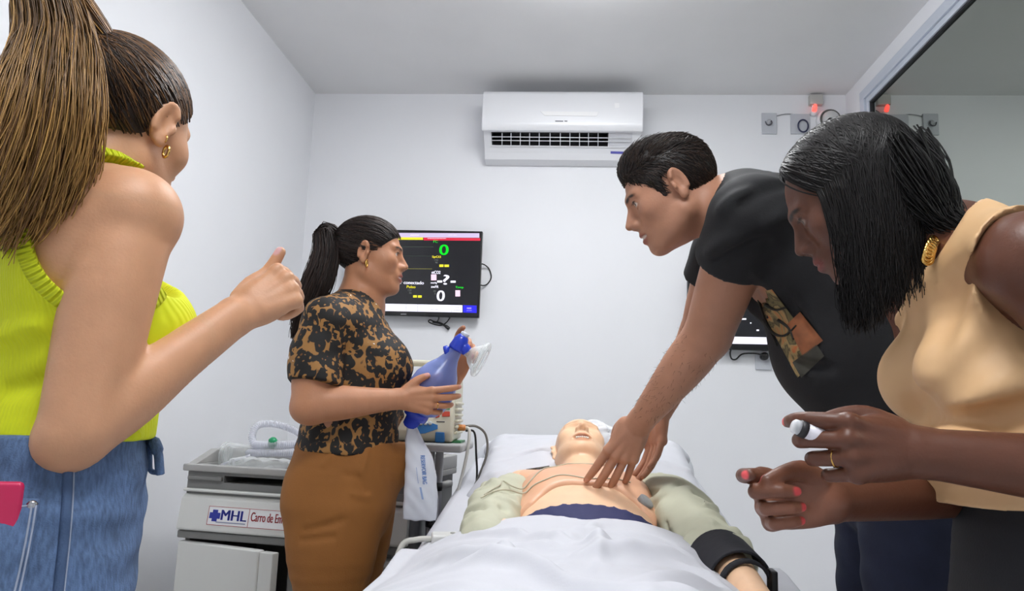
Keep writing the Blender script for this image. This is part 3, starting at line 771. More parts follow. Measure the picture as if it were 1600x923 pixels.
add_head(mf, HC, HR, 1.0, jaw=1.12, mouth_open=.015, wide=1.02, eyes=False, lips=.8, chin=1.1, paintops=mops, cols={'lip': srgb(225, 165, 130), 'mouth': srgb(150, 84, 74), 'brow': srgb(215, 170, 135)})
for sx, el, wr in ((-1, (-.165, 1.84, .765), (-.13, 1.60, .75)), (1, (.305, 1.74, .755), (.345, 1.40, .722))):
    mf.chain([(.05+sx*.175, 2.11, .828), ((.05+sx*.175+el[0])/2, 1.98, .79), el, ((el[0]+wr[0])/2, (el[1]+wr[1])/2, el[2]-.002), wr], [.052, .048, .042, .042, .03], k=.02)
    d = unit(V(*wr)-V(*el)); mf.chain([V(*wr), V(*wr)+d*.06, V(*wr)+d*.1], [.03, .042, .04], [.022, .016, .012], side=(1, 0, 0), k=.015)
    for q in range(4): mf.cap(V(*wr)+d*.095+V((q-1.5)*.019, 0, 0), V(*wr)+d*.165+V((q-1.5)*.021, 0, -.012), .009, .0075, k=.003)
    mf.cap(V(*wr)+d*.03+V(-sx*.03, 0, 0), V(*wr)+d*.1+V(-sx*.055, 0, .005), .011, .009, k=.004)
mv, mq = mf.mesh(.006, fine=[((HC-.15), (HC+.15), .0028)])
manm = col_attr_mat('manikin_vinyl', rough=.38, bump=.03)
mbody = obj('manikin_body', (mv, mq), manm, mk, colors=paint(mv, MSK, mops))
b = MB()
for i in range(7):
    x = (i-3)*.0056; c = HC+HR@V(x, .0885-abs(x)*.18, -.0655); e = HR@V(.0026, 0, 0); u = HR@V(0, 0, -.0065); n = HR@V(0, .004, 0)
    slab(b, c-e, c+e, c+e+u, c-e+u, n, .003)
t = obj('teeth', b.vf, mat('tooth_white', srgb(238, 234, 222), rough=.3), mk, smooth=False); t['kind'] = 'stuff'
# loose chest skin that ends in a curved lower edge
cf = Field(); torso(cf, .010)
cf.plane((0, 1.855, .86), (0, -1, .32), k=.004)
cf.plane((0, 2.19, .88), (0, 1, .15), k=.004)
cf.plane((0, 0, .78), (0, 0, -1), k=.004)
cf.ell((.05, 1.80, .86), (.145, .115, .12), None, k=.012, op='s')
cv, cq = cf.mesh(.005)
obj('chest_skin', (cv, cq), mat('chest_vinyl', srgb(226, 174, 140), rough=.42, var=.03), mk, label='removable pinkish chest skin with a curved lower edge')
# navy shorts under the sheet
nf = Field(); nf.chain([(.05, 1.35, .74), (.05, 1.60, .75), (.05, 1.72, .762), (.05, 1.80, .777)], [.14, .15, .158, .163], [.045, .052, .062, .066], side=(1, 0, 0), k=.01)
nf.plane((0, 1.780, .84), (0, 1, .1), k=.008)
nf.disp(lambda x, y, z: .0012*np.sin(x*210)*np.sin(y*50+1))
obj('shorts', nf.mesh(.007), mat('navy_cloth', srgb(28, 34, 84), rough=.7, bump=.1), mk)
# translucent yellow gown sleeves
gown = mat('gown_yellow', srgb(188, 188, 166), rough=.7, bump=.12, bscale=120, var=.10, vscale=9)
def sleeve(P, R_, seed, cut):
    F = Field(); F.chain([V(*q) for q in P], R_, [r*.85 for r in R_], side=(1, 0, 0), k=.02)
    rg = np.random.default_rng(seed)
    C = catmull([V(*q) for q in P], 8)
    for i in range(26):
        t = rg.uniform(.03, .95); c = C[int(t*(len(C)-1))]; rr = np.interp(t, np.linspace(0, 1, len(R_)), R_)
        a = rg.uniform(-.6, PI+.6); a2 = a+rg.uniform(-.9, .9); dl = rg.uniform(-.05, .05)
        p0 = c+rr*1.0*V(math.cos(a), 0, .85*math.sin(a)); p1 = c+V(0, dl, 0)+rr*1.03*V(math.cos(a2), 0, .85*math.sin(a2))
        F.cap(p0, p1, .010, .004, k=.018, op='u' if i % 2 else 's')
    F.disp(lambda x, y, z: .0025*np.sin(x*75+y*40+seed)*np.sin(z*60-y*55))
    for p, n in cut: F.plane(p, n, k=.004)
    return F.mesh(.006)
obj('gown_sleeve', sleeve([(-.115, 2.13, .825), (-.15, 2.03, .815), (-.17, 1.92, .79), (-.178, 1.80, .77), (-.17, 1.66, .755)], [.052, .07, .076, .07, .06], 3, []), gown, mk)
obj('gown_sleeve', sleeve([(.215, 2.13, .84), (.26, 2.04, .83), (.29, 1.92, .81), (.305, 1.80, .775), (.322, 1.67, .755), (.335, 1.58, .745)], [.05, .074, .08, .076, .07, .065], 5, [((.33, 1.60, .76), (.2, -1, -.1))]), gown, mk)
# black pressure cuff on the forearm
cuffm = mat('black_cuff', srgb(20, 21, 30), rough=.75, bump=.15)
t = thing('pressure_cuff', 'dark blood pressure cuff wrapped around the manikin forearm', 'pressure cuff', (.345, 1.55, .71))
a0, a1 = V(.322, 1.63, .748), V(.336, 1.50, .736)
def cyl_shell(a, b_, r0, r1, th, ang0, ang1, n=26, tilt=(0, 0, 0)):
    ax = unit(b_-a); u = unit(np.cross(ax, (0, 0, 1))); w = np.cross(u, ax); rows = []
    for rr in (0, th):
        row = []
        for k in range(n+1):
            q = ang0+(ang1-ang0)*k/n; d = math.cos(q)*u+math.sin(q)*w; row.append((a+(r0+rr)*d, b_+(r1+rr)*d))
        rows.append(row)
    mb = MB(); i_, o_ = rows
    loop = lambda k: [o_[k][0], o_[k][1], i_[k][1], i_[k][0]]
    v = [p for k in range(n+1) for p in loop(k)]; f = []
    for k in range(n):
        for j in range(4): f.append((k*4+j, k*4+(j+1) % 4, (k+1)*4+(j+1) % 4, (k+1)*4+j))
    f += [(3, 2, 1, 0), (n*4, n*4+1, n*4+2, n*4+3)]
    return mb.add(v, f)
obj('wrap', cyl_shell(a0, a1, .064, .057, .006, rad(-75), rad(165)).vf, cuffm, t, bevel=.002)
obj('strap', cyl_shell(a1+V(0.004, -.014, -.002), a1+V(.006, -.026, -.003), .047, .046, .006, 0, 2*PI).vf, cuffm, t)
obj('buckle', MB().box((.384, 1.465, .72), (.397, 1.50, .768)).vf, blackp, t, smooth=False, bevel=.003)

# electrode patch, clip and lead wires on the chest
pad = mat('electrode_grey', srgb(140, 140, 140), rough=.4)
b = MB(); c0 = V(.196, 1.875, .838); b.lathe(c0, (.62, -.35, .7), [(-.012, .0001), (-.012, .02), (.002, .021), (.004, .018), (.005, .0001)], 18)
tag(obj('electrode_pad', b.vf, pad), 'round grey electrode pad on the manikin side', 'electrode')
t = thing('lead_clip', 'small dark lead clip on the manikin shoulder beside the pillow', 'clip', tuple(V(-.095, 2.14, .86)))
b = MB(); b.tube([(-.115, 2.15, .878), (-.05, 2.13, .892)], .0035, 6); obj('lever', b.vf, mat('clip_dark', srgb(80, 78, 74), rough=.4, metal=.4), t)
b = MB(); b.tube([(-.08, 2.14, .845), (-.082, 2.14, .885)], .005, 8); obj('stem', b.vf, MATS['clip_dark'], t)
leadm = mat('lead_wire_grey', srgb(190, 184, 162), rough=.5)
def lead(lbl, pts, r=.0019):
    P = catmull(pts, 8); return tag(obj('lead_wire', MB().tube(P, r, 6).vf, leadm), lbl, 'wire', 'monitor leads over the manikin')
def onchest(pts, off=.004):
    P = catmull([U(*q[:2], y=q[2]) for q in pts], 6); P[:, 2] = 1.2
    return cf2.drop(P, (0, 0, -1), off, maxd=.5)
cf2 = Field(); torso(cf2, .007); cf2.chain([(-.115, 2.13, .825), (-.15, 2.03, .815), (-.17, 1.92, .79), (-.178, 1.80, .77)], [.052, .07, .076, .07], [.044, .06, .065, .06], side=(1, 0, 0), k=.02)
lead('thin grey lead wire running from the manikin neck down over its sleeve', onchest([(935, 722, 2.13), (890, 724, 2.13), (860, 745, 2.06), (840, 770, 1.98), (825, 785, 1.94), (800, 785, 1.92), (785, 775, 1.94), (778, 790, 1.90), (755, 815, 1.84)]))
lead('thin grey lead wire running along the chest skin edge', onchest([(985, 772, 1.93), (930, 772, 1.93), (880, 766, 1.94), (850, 780, 1.92), (820, 790, 1.91), (780, 806, 1.87), (750, 818, 1.82)]))

# sensor box on the mattress edge
t = thing('sensor_box', 'small pale sensor box with cable on the mattress edge', 'sensor', (-.26, 1.75, .73))
bx = Matrix.Translation((-.262, 1.80, .738)) @ Matrix.Rotation(rad(12), 4, 'Z')
b = MB(); b.box((-.055, -.03, -.012), (.055, .03, .014), bx); obj('case', b.vf, mat('pale_grey_abs', srgb(214, 214, 212), rough=.4), t, smooth=False, bevel=.006)
for k in range(3):
    b = MB(); b.lathe(tuple(bx @ Vector((-.005+k*.02, .0, .013))), (0, 0, 1), [(0, .006), (.003, .006), (.004, .004)], 10); obj('button', b.vf, mat('button_grey', srgb(165, 165, 160)), t)
b = MB(); b.tube(catmull([bx @ Vector((-.055, 0, 0)), bx @ Vector((-.09, -.01, 0)), (-.382, 1.76, .72), (-.395, 1.72, .62), (-.40, 1.70, .5)], 6), .007, 8); obj('cable', b.vf, mat('cable_grey', srgb(190, 188, 182), rough=.5), t)
b = MB(); b.tube(catmull([bx @ Vector((.05, .0, .01)), bx @ Vector((.08, .0, .012)), (-.165, 1.83, .775), (-.155, 1.86, .80)], 6), .003, 6); obj('lead', b.vf, cable_m, t)

# crumpled clear bag beside the head
bf = Field(); c = V(.125, 2.50, .955)
bf.ell(c, (.085, .06, .05), None, k=.01); bf.ell(c+V(-.04, .01, .035), (.045, .04, .035), None, k=.02); bf.ell(c+V(.06, -.01, -.02), (.06, .05, .04), None, k=.02)
rg = np.random.default_rng(9)
for i in range(26):
    a = unit(rg.normal(size=3)); a2 = unit(a+.6*rg.normal(size=3)); bf.cap(c+a*V(.085, .06, .055), c+a2*V(.085, .06, .055), .007, .002, k=.012, op='s' if i % 2 else 'u')
bagm = clear_plastic('crumpled_clear_bag', (.93, .94, .96), .35, .15)
tag(obj('plastic_bag', bf.mesh(.0045), bagm), 'crumpled clear plastic bag on the pillow beside the manikin head', 'bag')

# sheet over hips and legs
ny, nx = 110, 150
Ysh = np.linspace(.54, 1.735, ny); S_ = np.linspace(-1, 1, nx)
PS = np.zeros((ny, nx, 3)); rg = np.random.default_rng(4)
ridges = [(rg.uniform(-.3, .3), rg.uniform(.7, 1.6), rg.uniform(-1, 1), rg.uniform(.012, .03), rg.uniform(.08, .3), rg.uniform(.004, .011)) for _ in range(26)]
FOLDS = [(-.20, 1.62, .05, 1.30, .020, .016), (.00, 1.50, .25, 1.55, .018, .012), (.06, 1.60, .055, 1.10, .016, .008), (-.25, 1.35, -.02, 1.05, .022, .018), (.02, 1.22, .26, 1.34, .020, .018), (-.16, 1.15, .10, .95, .02, .016), (.10, 1.05, .25, 1.2, .016, .014), (-.28, 1.55, -.12, 1.45, .018, .007), (.08, 1.42, .28, 1.42, .018, -.008), (-.12, 1.48, .04, 1.40, .018, -.008)]
for i, y0 in enumerate(Ysh):
    hgt = .094+.03*(1.72-y0); top = zmat(y0)
    for j, s_ in enumerate(S_):
        x = BXC-.01+s_*.62; xl = x-(.045-.05*(1.76-y0)); w = (.37 if xl < 0 else .325)+.05*(1.76-y0)
        z = top+.004+hgt*max(0., 1-abs(xl/w)**2.6)
        # two legs show softly towards the foot end
        lf = np.clip((1.45-y0)/.5, 0, 1); z += lf*.016*(math.exp(-((abs(xl)-.12)/.07)**2)-.6*math.exp(-(xl/.05)**2))
        yy = y0
        for (rx_, ry_, ra, rw, rl, rh) in ridges:
            dx, dy = x-rx_-.04, y0-ry_; u = dx*math.cos(ra*1.3)+dy*math.sin(ra*1.3); v_ = -dx*math.sin(ra*1.3)+dy*math.cos(ra*1.3)
            z += rh*math.exp(-(v_/rw)**2-(u/rl)**2)*min(1, max(.12, (1.735-y0)/.2))
        for (ax_, ay_, bx_, by_, rw, rh) in FOLDS:
            ux, uy = bx_-ax_, by_-ay_; L2 = ux*ux+uy*uy; tq = min(1, max(0, ((x-ax_)*ux+(y0-ay_)*uy)/L2)); dd = math.hypot(x-ax_-tq*ux, y0-ay_-tq*uy)
            z += 1.45*rh*math.exp(-(dd/(rw*.8))**2)*math.sin(PI*(.12+.76*tq))
        edge = .43
        d = x-BXC+.01
        if abs(d) > edge:     # hangs down over the side
            over = abs(d)-edge; z = top-.005-over*1.5; x = BXC-.01+math.copysign(edge+.004+.012*math.sin(y0*23)*min(1, over*8)+.02*over, d)
        z -= .006*max(0, 1-(1.735-y0)/.05)
        if y0 < .60: z -= (.60-y0)*1.2
        PS[i, j] = (x, yy+.012*math.sin(x*14+1)*(i/ny), z)
o = tag(obj('bed_sheet', MB().grid(PS).vf, linen), 'white bed sheet draped over the manikin legs at the foot of the bed', 'sheet')
m = o.modifiers.new('thick', 'SOLIDIFY'); m.thickness = .006; m.offset = -1
m = o.modifiers.new('sub', 'SUBSURF'); m.levels = 1; m.render_levels = 1

# ================================================================== EMERGENCY CART
c0 = U(286, 724, y=2.38); ZT = c0[2]; yaw = rad(-8)
CM = Matrix.Translation((c0[0], c0[1], 0)) @ Matrix.Rotation(yaw, 4, 'Z')
def cl(x, y, z): return np.array(CM @ Vector((x, y, z)))
cart = thing('emergency_cart', 'grey and white emergency cart with drawers, door and top tray', 'cart', tuple(cl(.4, .24, 0)))
cg = mat('cart_grey', srgb(122, 122, 121), rough=.45); cw = mat('cart_white', srgb(214, 215, 212), rough=.35); ctray = mat('cart_tray_grey', srgb(166, 165, 163), rough=.45)
W, Dp = .80, .46
def cbox(name, lo, hi, m, parent=cart, bevel=.004, **k): return obj(name, MB().box(lo, hi, CM).vf, m, parent, smooth=False, bevel=bevel, **k)
body = MB()      # hollow behind the door, open slot under the tray
body.box((.405, .03, .10), (W-.015, Dp, .60), CM); body.box((.015, .03, .10), (.032, Dp, .60), CM); body.box((.032, Dp-.02, .10), (.405, Dp, .60), CM); body.box((.032, .03, .10), (.405, Dp-.02, .13), CM)
body.box((.015, .012, .60), (W-.015, Dp, ZT-.054), CM); body.box((.015, .20, ZT-.054), (W-.015, Dp, ZT-.032), CM); body.box((.015, .012, ZT-.054), (.148, .20, ZT-.032), CM); body.box((W-.03, .012, ZT-.054), (W-.015, .20, ZT-.032), CM)
body.box((.015, .012, ZT-.032), (W-.015, Dp, ZT-.02), CM)
obj('body', body.vf, cg, cart, smooth=False)
# tray: lip, floor, raised rim towards the back
tr = MB()
tr.box((0, 0, ZT-.022), (W, .03, ZT), CM); tr.box((0, .03, ZT-.022), (.03, Dp, ZT+.0), CM); tr.box((W-.03, .03, ZT-.022), (W, Dp, ZT), CM); tr.box((.03, .03, ZT-.022), (W-.03, Dp, ZT-.014), CM)
for x0 in (0, W-.03): tr.prism([(.02, ZT-.002), (.14, ZT+.042), (Dp, ZT+.045), (Dp, ZT-.002)], 0, x0, x0+.03, CM)
tr.box((.03, Dp-.03, ZT-.014), (W-.03, Dp, ZT+.045), CM)
obj('top_tray', tr.vf, ctray, cart, smooth=False, bevel=.005)
cbox('pull_out_shelf', (.02, .0, ZT-.050), (.145, .02, ZT-.036), cg)
cbox('trim_strip', (.012, -.004, ZT-.086), (W-.012, .014, ZT-.076), cw)
# top drawer with slanted face and sticker
def cprism(name, prof, x0, x1, m, parent=cart, bevel=.004): return obj(name, MB().prism(prof, 0, x0, x1, CM).vf, m, parent, smooth=False, bevel=bevel)
dr = cprism('drawer', [(.015, ZT-.092), (-.004, ZT-.105), (-.018, ZT-.20), (-.012, ZT-.206), (.015, ZT-.206)], .010, W-.010, cw)
# sticker on the drawer face: plane from (-.004,ZT-.105) to (-.018,ZT-.20)
def dp(x, t, off=.0012):  # t 0 at top, 1 at bottom
    return cl(x, -.004-.014*t-off, ZT-.105-.095*t)
dn = dp(.2, .5, 1.)-dp(.2, .5, 0.)
b = MB(); slab(b, dp(.118, .22, 0), dp(.455, .22, 0), dp(.455, .82, 0), dp(.118, .82, 0), dn, .0008); st = obj('sticker', b.vf, mat('sticker_white', srgb(232, 232, 234), rough=.4), dr, smooth=False)
redp = mat('red_print', srgb(170, 44, 52), rough=.5); blup = mat('blue_print', srgb(36, 48, 150), rough=.5)
b = MB()
for (x0, t0, x1, t1) in ((.118, .22, .455, .235), (.118, .805, .455, .82), (.118, .22, .1195, .82), (.262, .22, .2635, .82), (.4535, .22, .455, .82)):
    slab(b, dp(x0, t0), dp(x1, t0), dp(x1, t1), dp(x0, t1), dn, .0003)
obj('sticker_border', b.vf, redp, dr, smooth=False)
b = MB(); slab(b, dp(.124, .42), dp(.162, .42), dp(.162, .61), dp(.124, .61), dn, .0005); slab(b, dp(.134, .33), dp(.152, .33), dp(.152, .70), dp(.134, .70), dn, .0006); obj('cross_logo', b.vf, blup, dr, smooth=False)
upc = unit(dp(.2, 0)-dp(.2, 1))
b = MB(); text_on(b, 'MHL', dp(.166, .64), dp(.254, .64), upc, .031, True, .055); obj('sticker_text', b.vf, blup, dr, smooth=False)
b = MB(); slab(b, dp(.150, .70), dp(.254, .70), dp(.254, .735), dp(.150, .735), dn, .0004); obj('small_print', b.vf, mat('pale_blue_print', srgb(140, 145, 170), rough=.5), dr, smooth=False)
b = MB(); text_on(b, 'Carro de Emergencia', dp(.271, .70), dp(.450, .70), upc, .036, True, .02); obj('sticker_text', b.vf, redp, dr, smooth=False)
cbox('cross_bar', (.008, -.006, ZT-.232), (W-.008, .02, ZT-.208), cg)
# hinged door, a little ajar
HM = CM @ Matrix.Translation((.014, .02, 0)) @ Matrix.Rotation(rad(-9), 4, 'Z')
b = MB(); b.box((0, -.022, .14), (.325, .008, ZT-.242), HM); door = obj('door', b.vf, cw, cart, smooth=False, bevel=.006)
b = MB(); b.box((.325, -.018, .145), (.375, .012, ZT-.246), HM @ Matrix.Translation((0, 0, 0))); obj('door_edge', b.vf, cw, door, smooth=False, bevel=.003)
cbox('pillar', (.405, -.002, .12), (.455, .03, ZT-.234), cg)
z = ZT-.246
for hh in (.10, .10, .12, .14):
    d = cprism('drawer', [(.03, z), (-.004, z-.006), (-.016, z-hh+.02), (-.004, z-hh+.012), (.03, z-hh+.012)], .465, W-.012, cw)
    b = MB(); b.box((.50, -.028, z-.03), (W-.05, -.012, z-.018), CM); obj('drawer_handle', b.vf, cg, d, smooth=False, bevel=.003)
    z -= hh
for sx in (.06, W-.06):
    for sy in (.07, Dp-.06):
        p = cl(sx, sy, .05); b = MB(); b.lathe(p-V(.015, 0, 0), (1, 0, 0), [(0, .04), (.005, .05), (.027, .05), (.03, .04)], 18); k = obj('castor', b.vf, blackp, cart)
        b = MB(); b.tube([p+V(0, 0, .02), p+V(0, 0, .07)], .012, 8); obj('castor_stem', b.vf, steel, k)
cbox('push_handle', (W, .08, ZT-.06), (W+.025, .34, ZT-.035), ctray, bevel=.008)
# side shelf on posts, carries the defibrillator
shm = mat('shelf_grey', srgb(172, 173, 174), rough=.4)
b = MB(); b.box((-.66, 2.24, .912), (-.315, 2.50, .938)); sh = obj('side_shelf', b.vf, shm, cart, smooth=False, bevel=.008)
for x in (-.428, -.404): b = MB(); b.tube([(x, 2.36, .20), (x, 2.36, .915)], .009 if x < -.41 else .013, 10); obj('shelf_post', b.vf, steel, cart)
for zz in (.80, .69):
    b = MB(); b.lathe((-.412, 2.35, zz), (0, 0, 1), [(-.012, .024), (.012, .024)], 14); b.tube([(-.412, 2.34, zz), (-.408, 2.29, zz)], .009, 8); obj('clamp', b.vf, blackp, cart)
b = MB(); b.box((-.52, 2.33, .20), (-.40, 2.39, .23)); b.box((-.52, 2.33, .60), (-.40, 2.39, .63)); obj('shelf_bracket', b.vf, cg, cart, smooth=False)
b = MB(); b.box((-.53, 2.29, .18), (-.445, 2.46, .86)); obj('bottle_holder', b.vf, mat('holder_grey', srgb(110, 111, 113), rough=.4), cart, smooth=False, bevel=.02)

# ---------------------------------------------------------------- things in the tray
hosem = clear_plastic('corrugated_clear', (.86, .87, .93), .32, .12)
def hosepath():
    c = cl(.215, .22, ZT+.005); P = []
    for q in np.linspace(0, 2*PI*2.1, 40): P.append(c+V((.085+.012*math.sin(q*.5))*math.cos(q), .095*math.sin(q), .012+.028*q/(2*PI)))
    l = P[-1]
    P += [l+V(-.03, .0, .03), l+V(-.10, -.02, .055), l+V(-.155, -.05, .05), l+V(-.165, -.07, .01), l+V(-.14, -.08, -.03)]
    return catmull(P, 8)
HP = hosepath(); dd = np.concatenate([[0], np.cumsum(np.linalg.norm(np.diff(HP, axis=0), axis=1))])
tt = np.arange(0, dd[-1], .0022); HP = np.stack([np.interp(tt, dd, HP[:, i]) for i in range(3)], 1)
t = thing('breathing_hose', 'coiled clear corrugated breathing hose in the cart tray', 'hose', tuple(cl(.215, .22, ZT-.014)))
obj('corrugated_tube', MB().tube(HP, .0118+.0016*np.cos(tt*2*PI/.0066), 12).vf, hosem, t)
greenm = mat('green_connector', srgb(22, 150, 98), rough=.35)
e = HP[len(HP)//3*2]
b = MB(); b.lathe(cl(.235, .14, ZT+.058), (.2, -.3, .9), [(0, .011), (.012, .015), (.026, .015), (.034, .008)], 16); obj('connector', b.vf, greenm, t)
b = MB(); b.lathe(cl(.37, .08, ZT-.004), (.9, -.1, .25), [(0, .012), (.03, .016), (.06, .016)], 14); obj('connector', b.vf, greenm, t)
cm = clear_plastic('clear_rigid', (.93, .95, .95), .12, .05)
t = thing('oxygen_mask', 'clear plastic breathing mask lying in the cart tray', 'mask', tuple(cl(.09, .15, ZT-.014)))
b = MB(); b.lathe(cl(.055, .15, ZT+.022), (1, .15, .1), [(0, .038), (.01, .042), (.012, .042), (.05, .036), (.09, .024), (.12, .011), (.15, .011)], 20); obj('cup', b.vf, cm, t)
b = MB(); b.tube([cl(.055, .15, ZT+.022)+np.array(V(0, .041*math.cos(q), .041*math.sin(q))) for q in np.linspace(0, 2*PI, 25)[:-1]], .006, 8, closed=True); obj('rim', b.vf, cm, t)
t = thing('plastic_pack', 'clear plastic package lying in the front of the cart tray', 'package', tuple(cl(.22, .08, ZT-.014)))
pf2 = Field(); pf2.rbox(cl(.24, .08, ZT+.006), (.11, .035, .018), rotz(yaw), r=.015); pf2.disp(lambda x, y, z: .004*np.sin(x*90+y*60)*np.sin(y*120+z*80)); obj('wrapper', pf2.mesh(.006), cm, t)
b = MB(); b.tube([cl(.09, .075, ZT-.004), cl(.18, .10, ZT+.03)], .004, 8); obj('tube', b.vf, hosem, t)

# ---------------------------------------------------------------- defibrillator
df = thing('defibrillator', 'cream defibrillator monitor with blue knob panel on the side shelf', 'defibrillator', (-.46, 2.36, .938))
cream = mat('defib_cream', srgb(206, 203, 184), rough=.4); dblue = mat('defib_blue', srgb(44, 112, 176), rough=.35)
prof = [(2.28, .940), (2.262, .965), (2.275, 1.015), (2.30, 1.13), (2.32, 1.145), (2.44, 1.145), (2.46, 1.12), (2.46, .945)]
obj('housing', MB().prism(prof, 0, -.60, -.352).vf, cream, df, smooth=False, bevel=.010)
def fp(px, py, off=.0): # point on the defib front plane (2.275,1.015)->(2.30,1.13)
    d = CAMM @ np.array([(px-CX)/FPX, (py-CY)/FPX, 1.0]); n = unit((0, -.115, .025)); p0 = V(0, 2.275, 1.015)+n*off
    s = n.dot(p0-V(0, 0, CAMH))/n.dot(d); return d*s+V(0, 0, CAMH)
nf_ = unit((0, -.115, .025))
def fpatch(name, x0, y0, x1, y1, m, t=.002):
    b = MB(); slab(b, fp(x0, y0), fp(x1, y0), fp(x1, y1), fp(x0, y1), nf_, t); return obj(name, b.vf, m, df, smooth=False)
fpatch('label_patch', 668, 596, 704, 646, mat('label_grey', srgb(196, 199, 190), rough=.5), .0012)
fpatch('blue_sticker', 690, 616, 704, 632, mat('sky_sticker', srgb(66, 150, 200), rough=.4), .002)
fpatch('green_key', 690.5, 634.5, 703, 640, mat('key_green', srgb(60, 140, 90), rough=.4), .003)
fpatch('red_key', 691, 643, 703, 650.5, mat('key_red', srgb(196, 70, 50), rough=.4), .003)
b = MB(); cc_ = fp(683, 648); r_ = .0105; u_ = V(1, 0, 0); w_ = np.cross(nf_, u_)
pt = [cc_+r_*(math.cos(q)*u_*1.0-math.sin(q)*w_) for q in (PI/2+.0, )]; b.lathe(cc_, nf_, [(0, r_), (.003, r_), (.0035, r_*.8)], 5); obj('warning_symbol', b.vf, MATS['key_red'], df, smooth=False)
bq = []
# blue lower panel follows the lower bulge (2.262,.965)->(2.275,1.015)
def fq(px, py, off=.0):
    d = CAMM @ np.array([(px-CX)/FPX, (py-CY)/FPX, 1.0]); n = unit((0, -.05, .013)); p0 = V(0, 2.262, .965)+n*off
    s = n.dot(p0-V(0, 0, CAMH))/n.dot(d); return d*s+V(0, 0, CAMH)
nq = unit((0, -.05, .013))
b = MB(); pl = [fq(x, y) for x, y in ((646, 672), (648, 664), (672, 660), (684, 664), (684, 670), (664, 677), (646, 679))]
b.add(pl+[p+nq*.003 for p in pl], [tuple(range(7))[::-1], tuple(range(7, 14))]+[(i, (i+1) % 7, 7+(i+1) % 7, 7+i) for i in range(7)]); obj('knob_panel', b.vf, dblue, df, smooth=False)
for px in (658, 665.5, 672.5): b = MB(); b.lathe(fq(px, 661.5), nq, [(0, .0065), (.007, .0065), (.008, .005)], 14); obj('knob', b.vf, mat('knob_grey', srgb(175, 182, 186), rough=.4), df)
b = MB(); slab(b, fq(682, 657.8), fq(695, 658.2), fq(695, 659.8), fq(682, 659.4), nq, .001); obj('print', b.vf, mat('dark_print', srgb(50, 50, 56)), df, smooth=False)
b = MB(); b.box((-.405, 2.262, .94), (-.375, 2.28, .972)); obj('blue_connector', b.vf, dblue, df, smooth=False, bevel=.004)
for i in range(6):
    z = .965+i*.018; b = MB(); b.box((-.354, 2.30, z), (-.342, 2.42, z+.009)); obj('side_rib', b.vf, cream, df, smooth=False, bevel=.003)
b = MB(); b.tube(catmull([(-.56, 2.36, 1.14), (-.555, 2.36, 1.175), (-.48, 2.36, 1.185), (-.405, 2.36, 1.175), (-.40, 2.36, 1.14)], 5), .011, 10); obj('carry_handle', b.vf, cream, df)
b = MB(); b.box((-.40, 2.33, 1.145), (-.36, 2.40, 1.165)); obj('paper_slot', b.vf, mat('slot_white', srgb(225, 225, 220)), df, smooth=False, bevel=.006)
b = MB(); b.lathe((-.345, 2.34, .985), (1, -.1, 0), [(0, .010), (.02, .010), (.024, .006)], 12); obj('orange_plug', b.vf, mat('orange_plug', srgb(200, 130, 70), rough=.4), df)
b = MB(); b.box((-.40, 2.30, .9385), (-.33, 2.40, .945)); obj('green_base_pad', b.vf, mat('base_green', srgb(56, 130, 80), rough=.5), df, smooth=False)
gwire = mat('cable_light', srgb(205, 205, 200), rough=.5); dwire = mat('cable_mid', srgb(110, 108, 102), rough=.5)
cable('monitor_cable', 'white cable hanging from the defibrillator plug in a straight drop', [(-.322, 2.338, .985), (-.308, 2.33, .975), (-.312, 2.32, .90), (-.33, 2.30, .80), (-.35, 2.28, .72), (-.37, 2.27, .60)], .005, gwire, group='defibrillator cables')
cable('monitor_cable', 'grey cable looping from the defibrillator toward the bed head', [(-.322, 2.34, .99), (-.29, 2.36, .99), (-.262, 2.38, .965), (-.255, 2.38, .91), (-.275, 2.37, .84), (-.30, 2.36, .78)], .004, dwire, group='defibrillator cables')
cable('monitor_cable', 'dark thin cable hanging behind the defibrillator plug', [(-.325, 2.37, .975), (-.30, 2.39, .97), (-.292, 2.40, .90), (-.287, 2.40, .82), (-.30, 2.40, .72)], .0035, cable_m, group='defibrillator cables')

# ================================================================== PEOPLE: helpers
def strands(paths, r0, r1, cols=None, jitter=0):
    """paths (K,M,3) -> thin three-sided tapered tubes, one mesh"""
    P = np.asarray(paths, float); K, M = P.shape[:2]
    T_ = np.gradient(P, axis=1); T_ /= np.maximum(1e-9, np.linalg.norm(T_, axis=2))[..., None]
    ref = np.tile(np.array([.31, .77, .55]), (K, M, 1)); u = np.cross(T_, ref); u /= np.maximum(1e-9, np.linalg.norm(u, axis=2))[..., None]; w = np.cross(T_, u)
    rr = (r0+(r1-r0)*np.linspace(0, 1, M)**1.5)[None, :, None]
    if np.ndim(r0): pass
    V_ = np.stack([P+rr*(math.cos(a)*u+math.sin(a)*w) for a in (0, 2*PI/3, 4*PI/3)], 2)   # K,M,3,3
    idx = np.arange(K*M*3).reshape(K, M, 3)
    q = []
    for a in range(3):
        b_ = (a+1) % 3; q.append(np.stack([idx[:, :-1, a], idx[:, :-1, b_], idx[:, 1:, b_], idx[:, 1:, a]], -1).reshape(-1, 4))
    C_ = None
    if cols is not None: C_ = np.repeat(np.asarray(cols)[:, None, :], M*3, 1).reshape(-1, 3) if np.ndim(cols) == 2 else np.repeat(np.asarray(cols), 3, 1).reshape(-1, 3)
    return (V_.reshape(-1, 3), np.concatenate(q)), C_
hairm = col_attr_mat('hair_strands', rough=.38, bump=0, var=.0, spec=.5)
for n_ in list(hairm.node_tree.nodes):
    pass
